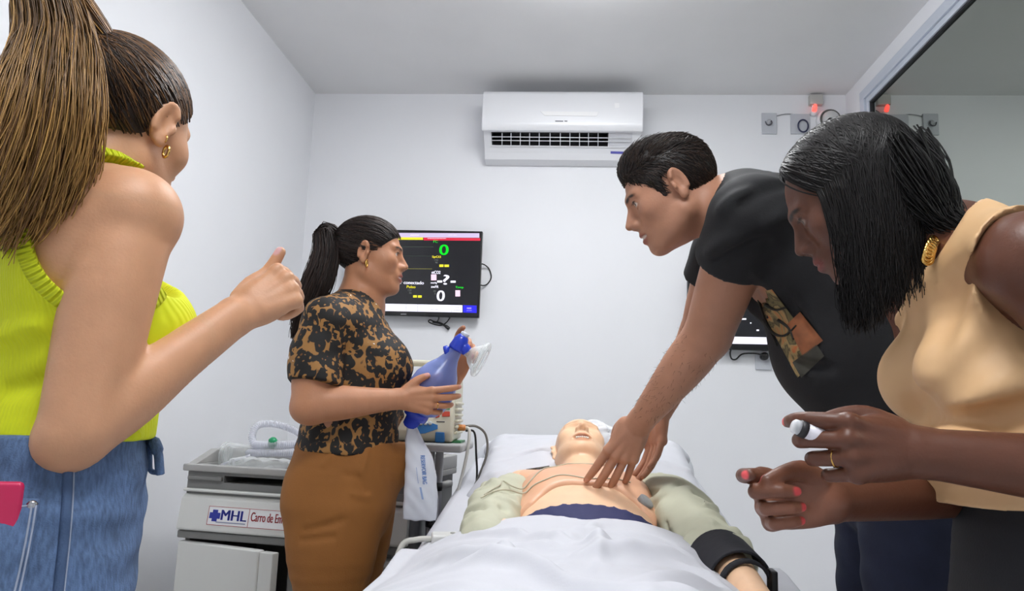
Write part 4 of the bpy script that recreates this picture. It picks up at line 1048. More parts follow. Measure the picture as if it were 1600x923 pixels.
def hair_mat(name, rough=.35): 
    m = mat(name, (.02, .02, .02), rough=rough, var=.01, vscale=30, spec=.32); N, L = nodes_of(m)
    a = N.new('ShaderNodeAttribute'); a.attribute_name = 'Col'
    for n in N:
        if n.type == 'MIX': L.new(a.outputs['Color'], n.inputs[6])
    return m
hairm = hair_mat('hair_fibre', .46)
def bundle(path, rad_, K, M, seed, twist=.4, frizz=.004, flat=None, tips=.25):
    """strands running along a path inside a changing radius"""
    rg = np.random.default_rng(seed); C = catmull(path, 10); rr = np.interp(np.linspace(0, 1, len(C)), np.linspace(0, 1, len(rad_)), rad_)
    t = np.linspace(0, 1, M); s = np.linspace(0, 1, len(C))
    Cc = np.stack([np.interp(t, s, C[:, i]) for i in range(3)], 1); R_ = np.interp(t, s, rr)
    Tn = np.gradient(Cc, axis=0); Tn /= np.linalg.norm(Tn, axis=1)[:, None]
    u = np.cross(Tn, np.array([0.2, 1, .1])); u /= np.linalg.norm(u, axis=1)[:, None]; w = np.cross(Tn, u)
    a = rg.uniform(0, 2*PI, K); q = np.sqrt(rg.uniform(.02, 1, K)); L = 1-tips*rg.uniform(0, 1, K)**1.5
    out = np.zeros((K, M, 3))
    for k in range(K):
        tk = t*L[k]; c = np.stack([np.interp(tk, t, Cc[:, i]) for i in range(3)], 1); r_ = np.interp(tk, t, R_)
        uk = np.stack([np.interp(tk, t, u[:, i]) for i in range(3)], 1); wk = np.stack([np.interp(tk, t, w[:, i]) for i in range(3)], 1)
        an = a[k]+twist*rg.normal()*tk; qq = q[k]*(1+.15*np.sin(tk*7+rg.uniform(0, 6)))
        if flat is not None: uu = flat
        else: uu = 1.0
        ph = rg.uniform(0, 6, 3)
        fz = frizz*np.stack([np.sin(tk*(9+6*rg.uniform())+ph[i]) for i in range(3)], 1)*tk[:, None]
        out[k] = c+(r_*qq*np.cos(an))[:, None]*uk+(uu*r_*qq*np.sin(an))[:, None]*wk+fz
    return out
def scalp_strands(C, R, s, rx, roots, target, K, M, seed, lift=.0, wide=1.):
    """hair combed back over the skull from the hairline to a tie point (local coordinates)"""
    rg = np.random.default_rng(seed); roots = np.asarray(roots, float); cen = np.array([0, -.012, .033]); rx = np.asarray(rx, float)
    out = np.zeros((K, M, 3)); tg = (np.asarray(target)-cen)/rx; tg /= np.linalg.norm(tg)
    for k in range(K):
        i = rg.integers(0, len(roots)-1); r0 = roots[i]+(roots[i+1]-roots[i])*rg.uniform(); r0 = r0*np.array([rg.choice([-1, 1]), 1, 1])
        a = (r0-cen)/rx; a /= np.linalg.norm(a); t0 = rg.uniform(0, .55)**1.3
        b = tg+.16*rg.normal(size=3)*np.array([1, .6, 1]); b /= np.linalg.norm(b)
        om = math.acos(np.clip(a@b, -1, 1)); t = np.linspace(t0, 1, M)[:, None]
        q = (np.sin((1-t)*om)*a+np.sin(t*om)*b)/max(1e-6, math.sin(om))
        sc = 1+.02*rg.uniform()+lift*np.sin(t*PI)
        out[k] = C+s*((cen+q*rx*sc) @ np.asarray(R).T)
    return out
def hand(F, W, f, n, s=1.0, right=True, curl=None, spread=None, thumb=None, nail=None, ops=None, k=.003, palm=True, len_=1.0, fat=1.0):
    """W wrist, f forward to the knuckles, n direction the palm faces. curl: 4 x (mcp,pip,dip) degrees, index first.
       thumb: 4 points in (f, towards thumb, palm) hand units of metres. Returns finger tips."""
    W = np.asarray(W, float); f = unit(f); n = np.asarray(n, float); n = unit(n-n.dot(f)*f)
    t = np.cross(f, n) if right else np.cross(n, f)     # towards the thumb
    P = lambda a, b, c: W+s*(a*f+b*t+c*n)
    curl = curl or [(10, 15, 10)]*4; spread = spread or (6, 1, -4, -10)
    base = [(.088, .029, 0), (.091, .008, -.002), (.086, -.012, -.001), (.078, -.030, .002)]
    L = [(.043, .026, .021), (.047, .030, .022), (.043, .028, .022), (.034, .021, .019)]
    rr = [.0095, .0098, .0092, .0082]
    if palm:
        F.chain([P(-.01, 0, 0), P(.02, .002, 0), P(.055, 0, .002), P(.083, -.001, .001)], np.array([.027, .031, .038, .037])*s, np.array([.019, .0175, .0145, .0115])*s, side=t, k=.012*s, n=3)
        F.ell(P(.035, .022, .010), (.028*s, .017*s, .014*s), np.stack([f, t, n], 1), k=.012*s)
        F.ell(P(.035, -.022, .008), (.03*s, .013*s, .011*s), np.stack([f, t, n], 1), k=.012*s)
        for b in base: F.ball(P(b[0], b[1], b[2]-.002), .0105*s, k=.008*s); F.cap(P(.03, b[1]*.6, -.006), P(b[0], b[1], b[2]-.004), .006*s, .007*s, k=.01*s)
    tips = []; hand.last = []
    for i in range(4):
        sp = rad(spread[i]); f0 = math.cos(sp)*f+math.sin(sp)*t; p = P(*base[i]); a = 0.; pts = [p-f0*.008*s]; pts.append(p)
        for j in range(3):
            a += rad(curl[i][j]); d = math.cos(a)*f0+math.sin(a)*n; p = p+d*L[i][j]*s*len_; pts.append(p)
        r_ = rr[i]*s*fat; hand.last.append([np.array(q_) for q_ in pts])
        F.chain(pts, [r_*1.05, r_*1.08, r_*1.02, r_*.92, r_*.74], k=k, n=2)
        dn_ = -math.sin(a)*f0+math.cos(a)*n  # palm side at the tip
        tips.append((p, d, -dn_))
        if nail is not None and ops is not None:
            c = p-d*.002*s-dn_*r_*.75; ops.append((c, np.stack([d, np.cross(d, dn_), dn_], 1), (.0085*s, .0062*s, .0045*s), nail, .2))
    th = thumb or [(.018, .026, .008), (.045, .045, .014), (.072, .058, .016), (.096, .064, .014)]
    pts = [P(*q) for q in th]
    F.chain(pts, np.array([.0165, .0135, .0112, .0088])*s*fat, k=.006*s, n=3)
    d = unit(pts[3]-pts[2]); tips.append((pts[3], d, None))
    if nail is not None and ops is not None:
        # nail faces away from the palm and index finger
        o_ = unit(t*.55-n*.83); o_ = unit(o_-o_.dot(d)*d); c = pts[3]-d*.001+o_*.0072*s; ops.append((c, np.stack([d, np.cross(d, o_), o_], 1), (.0095*s, .007*s, .0045*s), nail, .2))
    return tips
def shoe(P, fwd, m, parent, L=.24, h=.07):
    f = unit(fwd); r = np.cross(f, (0, 0, 1)); F = Field(); P = np.asarray(P, float)
    F.chain([P-f*.05+V(0, 0, .05), P+f*.04+V(0, 0, .045), P+f*.12+V(0, 0, .032), P+f*(L-.085)+V(0, 0, .025)], [.036, .04, .044, .034], [.05, .045, .034, .024], side=r, k=.01)
    F.cap(P-f*.02+V(0, 0, .05), P-f*.02+V(0, 0, .11), .045, .042, k=.02)
    F.plane(P+V(0, 0, .002), (0, 0, -1), k=.006)
    return obj('shoe', F.mesh(.007), m, parent)
def armhole(F, *a): pass
shoem = mat('dark_shoe', srgb(40, 38, 38), rough=.5)
GOLD = mat('gold_metal', srgb(214, 172, 96), rough=.22, metal=1.)
def finger_ring(parent, i, r=.0098):
    a, b_ = hand.last[i][1], hand.last[i][2]; c = a+(b_-a)*.42; d = unit(b_-a); u = unit(np.cross(d, (0.1, .3, 1))); w = np.cross(d, u)
    return obj('ring', MB().tube([c+r*(math.cos(q)*u+math.sin(q)*w) for q in np.linspace(0, 2*PI, 22)[:-1]], .0014, 6, closed=True).vf, GOLD, parent)
def earring(parent, c, ax, r=.008):
    u = unit(np.cross(ax, (0, 0, 1))) if abs(unit(ax)[2]) < .9 else V(1, 0, 0); w = np.cross(unit(ax), u)
    b = MB(); b.tube([c+r*(math.cos(q)*u*.7+math.sin(q)*w) for q in np.linspace(0, 2*PI, 22)[:-1]], r*.24, 6, closed=True); return obj('earring', b.vf, GOLD, parent)

# ================================================================== WOMAN IN THE LIME TOP
def lime_woman():
    skin = srgb(198, 148, 114)
    ops = []
    thT, thP, thH = rad(26), rad(38), rad(8)
    fw = lambda a: V(math.sin(a), math.cos(a), 0); rt = lambda a: V(math.cos(a), -math.sin(a), 0)
    ft, rr = fw(thT), rt(thT); fp_, rp = fw(thP), rt(thP)
    PEL = V(-.690, .938, .90); CH = V(-.655, .965, 1.18); SHZ = 1.262
    shR = U(205, 345, y=.885); shL = shR-rr*.325+V(0, 0, .0)
    elb = U(120, 672, y=.835); wri = U(368, 494, y=1.0)
    neckB = (shR+shL)/2+V(0, 0, .045)+ft*(-.025)
    HC = U(193, 196, y=.965); HR = frame(fw(thH)+V(0, 0, -.10), (0.06, .05, 1))
    def torso(F, inf=0., low=True):
        c = lambda z, f=0.: V(-.668, .957, z)+ft*f if z > 1.1 else V(-.668-.020*(1.1-z)/.14, .957-.016*(1.1-z)/.14, z)+ft*f
        F.chain([c(.86, .0), c(.96, .0), c(1.04, -.006), c(1.12, -.014), c(1.20, -.034), c(1.265, -.046), c(1.30, -.044)],
                np.array([.168, .150, .138, .142, .150, .145, .10])+inf, np.array([.125, .112, .104, .106, .094, .070, .050])+inf, side=rr, k=.02)
        for sx in (-1, 1):
            F.ell(c(1.135)+ft*.048+rr*sx*.068, (.062+inf, .060+inf, .062+inf), None, k=.045)
    def body(F):
        torso(F, -.012)
        F.chain([neckB-V(0, 0, .06), neckB+V(0, 0, .01), HC+HR@V(0, -.03, -.07), HC+HR@V(0, -.018, -.03)], [.066, .053, .049, .05], k=.03)
        for sx, sh in ((1, shR), (-1, shL)):
            F.ell(sh+V(0, 0, .002), (.056, .056, .052), None, k=.05)
            F.cap(sh+V(0, 0, .015), neckB+V(0, 0, .0), .042, .048, k=.05)
            F.ell(sh-rr*sx*.05-ft*.055-V(0, 0, .05), (.05, .035, .07), np.stack([rr, ft, V(0, 0, 1)], 1), k=.05)
        # right arm
        up = [shR, shR*.7+elb*.3+V(.0, -.006, 0), shR*.35+elb*.65, elb]
        F.chain(up, [.054, .055, .050, .042], k=.006)
        F.ell(elb+V(-.010, -.004, -.018), (.032, .032, .03), None, k=.02)
        fa = unit(wri-elb)
        F.chain([elb, elb*.72+wri*.28, elb*.4+wri*.6, wri], [.042, .0415, .033, .025], [.042, .043, .034, .028], side=unit(np.cross(fa, (0, 0, 1))), k=.005)
        # left arm hangs in front of the body, bent, hidden from here
        eL = shL-rr*.03-ft*.02+V(0, 0, -.27); wL = eL+ft*.07+V(0, 0, -.23)
        F.chain([shL, (shL+eL)/2, eL], [.054, .052, .042], k=.03); F.chain([eL, (eL+wL)/2, wL], [.042, .038, .026], k=.02)
        return eL, wL
    F = Field(); eL, wL = body(F)
    # right fist, thumb up
    hf = unit(U(437, 452, y=1.035)-wri); nrm = unit(V(-.05, .95, -.05))
    hand(F, wri+hf*.008, hf, nrm, .93, True, curl=[(62, 92, 55), (68, 96, 55), (72, 96, 55), (76, 92, 50)], spread=(2, 0, -2, -4),
         thumb=[(.018, .026, .012), (.048, .042, .022), (.082, .046, .024), (.116, .060, .012)], nail=srgb(216, 170, 172), ops=ops)
    hand(F, wL, unit(ft*.2+V(0, 0, -1)), rr, .9, False, curl=[(20, 30, 15)]*4, nail=None)
    hp = add_head(F, HC, HR, 1.0, jaw=.92, paintops=ops, cols={'eye': srgb(225, 220, 215), 'iris': srgb(60, 40, 28), 'lash': srgb(30, 22, 20), 'brow': srgb(80, 58, 44), 'lip': srgb(188, 110, 100)})
    v, q = F.mesh(.006, fine=[(HC-.15, HC+.15, .003), (wri+V(-.03, -.06, -.07), wri+V(.14, .12, .14), .0024)], lo=(-2, -2, .60))
    # the legs belong to the same body, inside the jeans
    t = thing('person', 'woman in a lime green knit tank top and blue jeans with a high blonde-brown ponytail', 'person', (PEL[0], PEL[1], 0))
    skm = col_attr_mat('skin_light', rough=.48, sss=.12, bump=.08, bscale=260)
    obj('body', (v, q), skm, t, colors=paint(v, skin, ops))
    # top
    lime = mat('lime_knit', srgb(208, 217, 8), rough=.75, var=.04, vscale=14)
    N, L = nodes_of(lime); tc = N.new('ShaderNodeTexCoord'); wv = N.new('ShaderNodeTexWave'); wv.wave_type = 'BANDS'; wv.bands_direction = 'X'
    mp = N.new('ShaderNodeMapping'); mp.inputs['Rotation'].default_value = (0, 0, thT); L.new(tc.outputs['Object'], mp.inputs[0]); L.new(mp.outputs[0], wv.inputs[0])
    wv.inputs['Scale'].default_value = 75; wv.inputs['Distortion'].default_value = .6; bp = N.new('ShaderNodeBump'); bp.inputs['Strength'].default_value = .35; bp.inputs['Distance'].default_value = .002
    L.new(wv.outputs['Fac'], bp.inputs['Height']); L.new(bp.outputs[0], N['Principled BSDF'].inputs['Normal'])
    def topfield(inf):
        G = Field(); torso(G, inf)
        G.chain([neckB-V(0, 0, .06), neckB+V(0, 0, .01), HC+HR@V(0, -.03, -.07)], [.066+inf, .053+inf, .049+inf], k=.03)
        for sx, sh in ((1, shR), (-1, shL)):
            G.ell(sh+V(0, 0, .002), (.056+inf, .056+inf, .052+inf), None, k=.05)
            G.cap(sh+V(0, 0, .015), neckB+V(0, 0, .0), .042+inf, .048+inf, k=.05)
            G.ell(sh-rr*sx*.05-ft*.055-V(0, 0, .05), (.05+inf, .035+inf, .07+inf), RA, k=.05)
        return G
    RA = np.stack([rr, ft, V(0, 0, 1)], 1)
    AH = [(shR+rr*.024-ft*.036+V(0, 0, -.006), (.090, .090, .112)), (shL-rr*.024-ft*.036+V(0, 0, -.006), (.090, .090, .112))]
    RA = np.stack([rr, ft, V(0, 0, 1)], 1)
    G = topfield(.007)
    for c, r_ in AH: G.ell(c, r_, RA, k=.004, op='s')
    FR = [(shR+ft*.055-rr*.012+V(0, 0, .0), (.085, .065, .095)), (shL+ft*.055+rr*.012+V(0, 0, .0), (.085, .065, .095))]
    for c, r_ in FR: G.ell(c, r_, RA, k=.006, op='s')
    G.chain([neckB+V(0, 0, -.01)+ft*.05, neckB+V(0, 0, .06)+ft*.0], [.056, .066], k=.004, op='s')
    G.plane(neckB+V(0, 0, .055), HR@V(0, .15, 1), k=.004)
    for z, w_ in ((.985, .009), (1.0, .006), (1.03, .005)):
        pass
    # soft folds below the bust and at the small of the back
    fo = [((-.60, .85, 1.02), (-.50, .97, 1.075)), ((-.66, .83, 1.05), (-.57, .845, 1.075)), ((-.62, .84, .985), (-.53, .9, 1.0)), ((-.55, .92, 1.03), (-.50, 1.01, 1.06)), ((-.72, .84, 1.10), (-.63, .83, 1.13))]
    for i, (a, b) in enumerate(fo):
        pp = topfield(.007).snap(np.array([a, (V(*a)+V(*b))/2, b])); G.chain(pp, [.004, .007, .004], k=.02, op='u' if i % 2 == 0 else 's')
    G.plane((0, 0, .992), (0, 0, -1), k=.006)
    o = obj('tank_top', G.mesh(.0045), lime, t)
    for c, r_ in AH[:1]:
        Bn = topfield(.0095); Bn.plane((0, 0, .99), (0, 0, -1)); Bn.ell(c, tuple(x+.020 for x in r_), RA, k=.004, op='i'); Bn.ell(c, r_, RA, k=.003, op='s'); Bn.ell(FR[0][0], FR[0][1], RA, k=.006, op='s')
        Bn.plane(neckB+V(0, 0, .056), HR@V(0, .15, 1), k=.004)
        Bn.chain([neckB+V(0, 0, -.01)+ft*.05, neckB+V(0, 0, .06)+ft*.0], [.056, .066], k=.004, op='s')
        bm_ = mat('lime_rib', srgb(204, 213, 10), rough=.75); N, L = nodes_of(bm_)
        gr = N.new('ShaderNodeTexGradient'); gr.gradient_type = 'RADIAL'; mp = N.new('ShaderNodeMapping'); tc = N.new('ShaderNodeTexCoord')
        mp.vector_type = 'TEXTURE'; mp.inputs['Location'].default_value = tuple(c-V(PEL[0], PEL[1], 0)); mp.inputs['Rotation'].default_value = (PI/2, 0, PI/2-thT)
        L.new(tc.outputs['Object'], mp.inputs[0]); L.new(mp.outputs[0], gr.inputs[0])
        mm = N.new('ShaderNodeMath'); mm.operation = 'MULTIPLY'; mm.inputs[1].default_value = 2*PI*95; L.new(gr.outputs['Fac'], mm.inputs[0])
        sn = N.new('ShaderNodeMath'); sn.operation = 'SINE'; L.new(mm.outputs[0], sn.inputs[0]); bp = N.new('ShaderNodeBump'); bp.inputs['Strength'].default_value = .8; bp.inputs['Distance'].default_value = .003
        L.new(sn.outputs[0], bp.inputs['Height']); L.new(bp.outputs[0], N['Principled BSDF'].inputs['Normal'])
        obj('armhole_band', Bn.mesh(.0035), bm_, o)
    # jeans
    denim = mat('blue_denim', srgb(80, 103, 138), rough=.85, bump=.3, bscale=500, var=.30, vscale=16)
    N, L = nodes_of(denim); tc = N.new('ShaderNodeTexCoord'); mp = N.new('ShaderNodeMapping'); mp.inputs['Scale'].default_value = (1, 1, .22); L.new(tc.outputs['Object'], mp.inputs[0])
    nz = N.new('ShaderNodeTexNoise'); nz.inputs['Scale'].default_value = 260; nz.inputs['Detail'].default_value = 3; L.new(mp.outputs[0], nz.inputs[0])
    mr = N.new('ShaderNodeMapRange'); mr.inputs[1].default_value = .3; mr.inputs[2].default_value = .7; mr.inputs[3].default_value = .72; mr.inputs[4].default_value = 1.32; L.new(nz.outputs['Fac'], mr.inputs[0])
    old = N['Principled BSDF'].inputs['Base Color'].links[0].from_socket; mx = N.new('ShaderNodeMix'); mx.data_type = 'RGBA'; mx.blend_type = 'MULTIPLY'; mx.inputs[0].default_value = 1; L.new(old, mx.inputs[6]); L.new(mr.outputs[0], mx.inputs[7]); L.new(mx.outputs[2], N['Principled BSDF'].inputs['Base Color'])
    J = Field()
    cc = lambda z, f=0., r=0.: V(PEL[0], PEL[1], z)+fp_*f+rp*r
    J.chain([cc(1.02, .0), cc(.96, .0), cc(.88, -.008), cc(.80, -.01), cc(.74, 0)], [.146, .160, .178, .182, .165], [.110, .122, .130, .126, .11], side=rp, k=.02)
    for sx in (-1, 1):
        J.chain([cc(.80, -.012, sx*.09), cc(.66, -.02, sx*.098), cc(.48, -.015, sx*.095), cc(.28, .0, sx*.095), cc(.09, -.02, sx*.095)], [.096, .088, .066, .058, .056], k=.03)
        J.ell(cc(.85, -.085, sx*.08), (.08, .075, .085), None, k=.05)
    J.plane((0, 0, .998), (0, 0, 1), k=.004)
    J.disp(lambda x, y, z: .0022*np.sin(x*38+z*60)*np.sin(y*42-z*33)+.0012*np.sin(z*140+x*40))
    jo = obj('jeans', J.mesh(.0055), denim, t)
    stitch = mat('pale_stitch', srgb(150, 160, 180), rough=.8); dsea = mat('denim_seam', srgb(62, 84, 118), rough=.8, bump=.3, bscale=400, var=.2)
    # waist seam, side seam, back pocket with rivet
    def ringpts(z, off, n=48): return J.snap(np.array([cc(z)+.17*(math.cos(a)*rp+math.sin(a)*fp_*.8) for a in np.linspace(0, 2*PI, n+1)[:-1]]), off)
    SL = [(107, 690), (106, 740), (104, 790), (99, 850), (93, 905), (88, 950)]
    def line_on(px, off): P1, ok = J.rays(catmull([V(a, b, 0) for a, b in px], 5)[:, :2], .60, off); return P1[ok]
    obj('side_seam', MB().tube(line_on(SL, .0008), .0055, 8).vf, dsea, jo)
    obj('stitching', MB().tube(line_on([(x+9, y) for x, y in SL], .0008), .0012, 6).vf, stitch, jo)
    n_ = 12; gp = []
    for a in range(n_+1):
        for b in range(n_+1):
            u_, v_ = b/n_, a/n_; x0_, x1_ = -60-8*v_, 63-31*v_; gp.append((x0_+(x1_-x0_)*u_, 777+3*u_+175*v_))
    P1, ok = J.rays(gp, .60, .0030); ix = np.arange((n_+1)**2).reshape(n_+1, n_+1)
    po = obj('back_pocket', (P1, [(ix[a, b], ix[a, b+1], ix[a+1, b+1], ix[a+1, b]) for a in range(n_) for b in range(n_) if ok[[ix[a, b], ix[a, b+1], ix[a+1, b+1], ix[a+1, b]]].all()]), denim, jo); m_ = po.modifiers.new('th', 'SOLIDIFY'); m_.thickness = .006; m_.offset = 0
    for ln in ([(57, 786), (49, 835), (39, 885), (28, 935)], [(50, 787), (42, 835), (32, 885), (20, 935)], [(-30, 789), (10, 790), (34, 791), (57, 786)]):
        obj('stitching', MB().tube(line_on(ln, .0062), .0012, 6).vf, stitch, po)
    rv = J.rays([(50, 790)], .60, .006)[0][0]; n0 = unit(rv-cc(rv[2])); obj('rivet', MB().lathe(rv-n0*.003, n0, [(0, .006), (.003, .006), (.0045, .003), (.005, .0001)], 14).vf, mat('rivet_steel', srgb(170, 172, 176), rough=.25, metal=1), po)
    # waist tie with bow ends
    tie0 = J.snap(np.array([U(228, 690, y=.97)]), .004)[0]
    obj('waist_tie', MB().tube(catmull([tie0, U(240, 690, y=.965), U(247, 708, y=.96), U(249, 728, y=.955), U(250, 742, y=.955)], 6), [.007]*6+[.008]*6+[.006]*12+[.004], 8).vf, denim, jo)
    obj('waist_tie', MB().tube(catmull([tie0+V(0, 0, -.005), U(234, 712, y=.965), U(235, 734, y=.96), U(246, 738, y=.96)], 6), .0035, 8).vf, denim, jo)
    for sx in (-1, 1): shoe(cc(0, -.03, sx*.1), fp_, mat('white_shoe', srgb(225, 225, 225), rough=.5), t)
    # hair
    hr = Field(); lo_ = (.0815, .103, .0895)
    hr.ell(HC+HR@V(0, -.012, .033), lo_, HR, k=.01)
    hr.plane(HC+HR@V(0, .074, .062), HR@V(0, .135, -.128), k=.02)
    for sx in (-1, 1): hr.ell(HC+HR@V(sx*.08, .006, -.012), (.03, .024, .040), HR, k=.012, op='s')
    hv, hq = hr.mesh(.004); hc = np.tile(np.array(srgb(46, 34, 28)), (len(hv), 1))
    ho = obj('hair', (hv, hq), hairm, t, colors=hc)
    roots = [(.0, .078, .062), (.03, .074, .062), (.055, .057, .05), (.066, .042, .028), (.073, .026, .014), (.075, -.008, -.025), (.066, -.045, -.055), (.04, -.075, -.075), (0, -.085, -.078)]
    tie = V(0, -.088, .088)
    sp = scalp_strands(HC, HR, 1., np.array(lo_)*1.005, roots, tie, 900, 12, 3, lift=.012)
    rg = np.random.default_rng(5)
    cA, cB, cC = np.array(srgb(38, 28, 24)), np.array(srgb(112, 78, 46)), np.array(srgb(212, 166, 94))
    w_ = rg.uniform(0, 1, (900, 1))**2.2
    vf, cols = strands(sp, .0013, .0009, cA*(1-w_)+cB*w_); obj('hairline_strands', vf, hairm, ho, colors=cols)
    tw = HC+HR@tie
    path = [tw+V(.01, .01, -.005), tw+V(-.03, -.05, .035), U(90, 75, y=.83), U(75, 170, y=.80), U(55, 250, y=.80), U(28, 320, y=.815), U(0, 372, y=.83)]
    rads = [.016, .034, .044, .056, .064, .060, .050]
    K = 3000; bs = bundle(path, rads, K, 22, 8, twist=.35, frizz=.006, tips=.42)
    w_ = rg.uniform(0, 1, (K, 1))**1.1; tt_ = np.linspace(0, 1, 22)[None, :, None]
    cc3 = (cA*(1-w_)+cB*1.15*w_)[:, None, :]*(1-tt_*.8)+((cB*1.2*(1-w_)+cC*w_))[:, None, :]*tt_*.8+np.where(rg.uniform(0, 1, (K, 1, 1)) > .85, 1, 0)*(cC*.25)
    vf, cols = strands(bs, .0010, .0005, cc3); obj('ponytail', vf, hairm, ho, colors=cols)
    pc_ = Field(); pc_.chain(path[:-1], [r*.72 for r in rads[:-1]], k=.01, n=5); pv, pq = pc_.mesh(.007); obj('ponytail_core', (pv, pq), hairm, ho, colors=np.tile(cB, (len(pv), 1)))
    bd = MB().tube([tw+V(-.006, -.012, .008)+.02*(math.cos(a)*V(1, 0, 0)+math.sin(a)*unit(V(0, .75, .65))) for a in np.linspace(0, 2*PI, 20)[:-1]], .005, 8, closed=True); obj('hair_tie', bd.vf, mat('dark_band', srgb(30, 24, 22)), ho)
    # earrings: a hoop and a small stud hoop on the right ear
    le = hp(.084, -.004, -.036); ea = HR@V(.3, 1, 0); earring(t, le+V(0, 0, -.006), ea, .0085); earring(t, hp(.084, -.010, -.026), ea, .005)
    # phone in the back pocket
    ph = [U(-30, 752, y=.80), U(30, 757, y=.785)]
    b = MB(); (a0_, a1_), _ = J.rays([(-12, 790), (28, 790)], .60, .006)
    ex = unit(a1_-a0_); nn = unit(np.cross(ex, (0, 0, 1))); Mx = Matrix(((ex[0], nn[0], 0, a1_[0]), (ex[1], nn[1], 0, a1_[1]), (ex[2], nn[2], 1, a1_[2]), (0, 0, 0, 1)))
    b.box((-.072, -.004, -.09), (.004, .006, .026), Mx); tag(obj('phone', b.vf, mat('pink_case', srgb(196, 30, 84), rough=.35), smooth=False, bevel=.008), 'pink cased phone sticking out of the jeans back pocket', 'phone')
lime_woman()

# ================================================================== WOMAN IN LEOPARD PRINT
def leopard_mat():
    m = mat('leopard_print', srgb(176, 128, 70), rough=.75); N, L = nodes_of(m); b = N['Principled BSDF']
    tc = N.new('ShaderNodeTexCoord'); ns = N.new('ShaderNodeTexNoise'); ns.inputs['Scale'].default_value = 34; ns.inputs['Detail'].default_value = 2
    mp = N.new('ShaderNodeMapping'); mp.inputs['Scale'].default_value = (1.0, 1.0, .72); L.new(tc.outputs['Object'], mp.inputs[0]); L.new(mp.outputs[0], ns.inputs[0])
    ad = N.new('ShaderNodeVectorMath'); ad.operation = 'MULTIPLY_ADD'; ad.inputs[1].default_value = (.020, .020, .020); L.new(ns.outputs['Color'], ad.inputs[0]); L.new(mp.outputs[0], ad.inputs[2])
    vo = N.new('ShaderNodeTexVoronoi'); vo.inputs['Scale'].default_value = 50; L.new(ad.outputs[0], vo.inputs['Vector'])
    rp = N.new('ShaderNodeValToRGB'); e = rp.color_ramp; e.interpolation = 'LINEAR'
    br, bk, tn = srgb(112, 70, 30)+(1,), srgb(16, 13, 13)+(1,), srgb(154, 110, 58)+(1,)
    for p, c in ((0, br), (.10, br), (.15, bk), (.64, bk), (.70, tn), (.99, tn)):
        q = e.elements.new(p); q.color = c
    L.new(vo.outputs['Distance'], rp.inputs[0])
    # break the rosettes open with a second noise
    n2 = N.new('ShaderNodeTexNoise'); n2.inputs['Scale'].default_value = 66; n2.inputs['Detail'].default_value = 1; L.new(tc.outputs['Object'], n2.inputs[0])
    st = N.new('ShaderNodeMath'); st.operation = 'GREATER_THAN'; st.inputs[1].default_value = .63; L.new(n2.outputs['Fac'], st.inputs[0])
    mx = N.new('ShaderNodeMix'); mx.data_type = 'RGBA'; mx.inputs[7].default_value = tn; L.new(st.outputs[0], mx.inputs[0]); L.new(rp.outputs[0], mx.inputs[6]); L.new(mx.outputs[2], b.inputs['Base Color'])
    return m
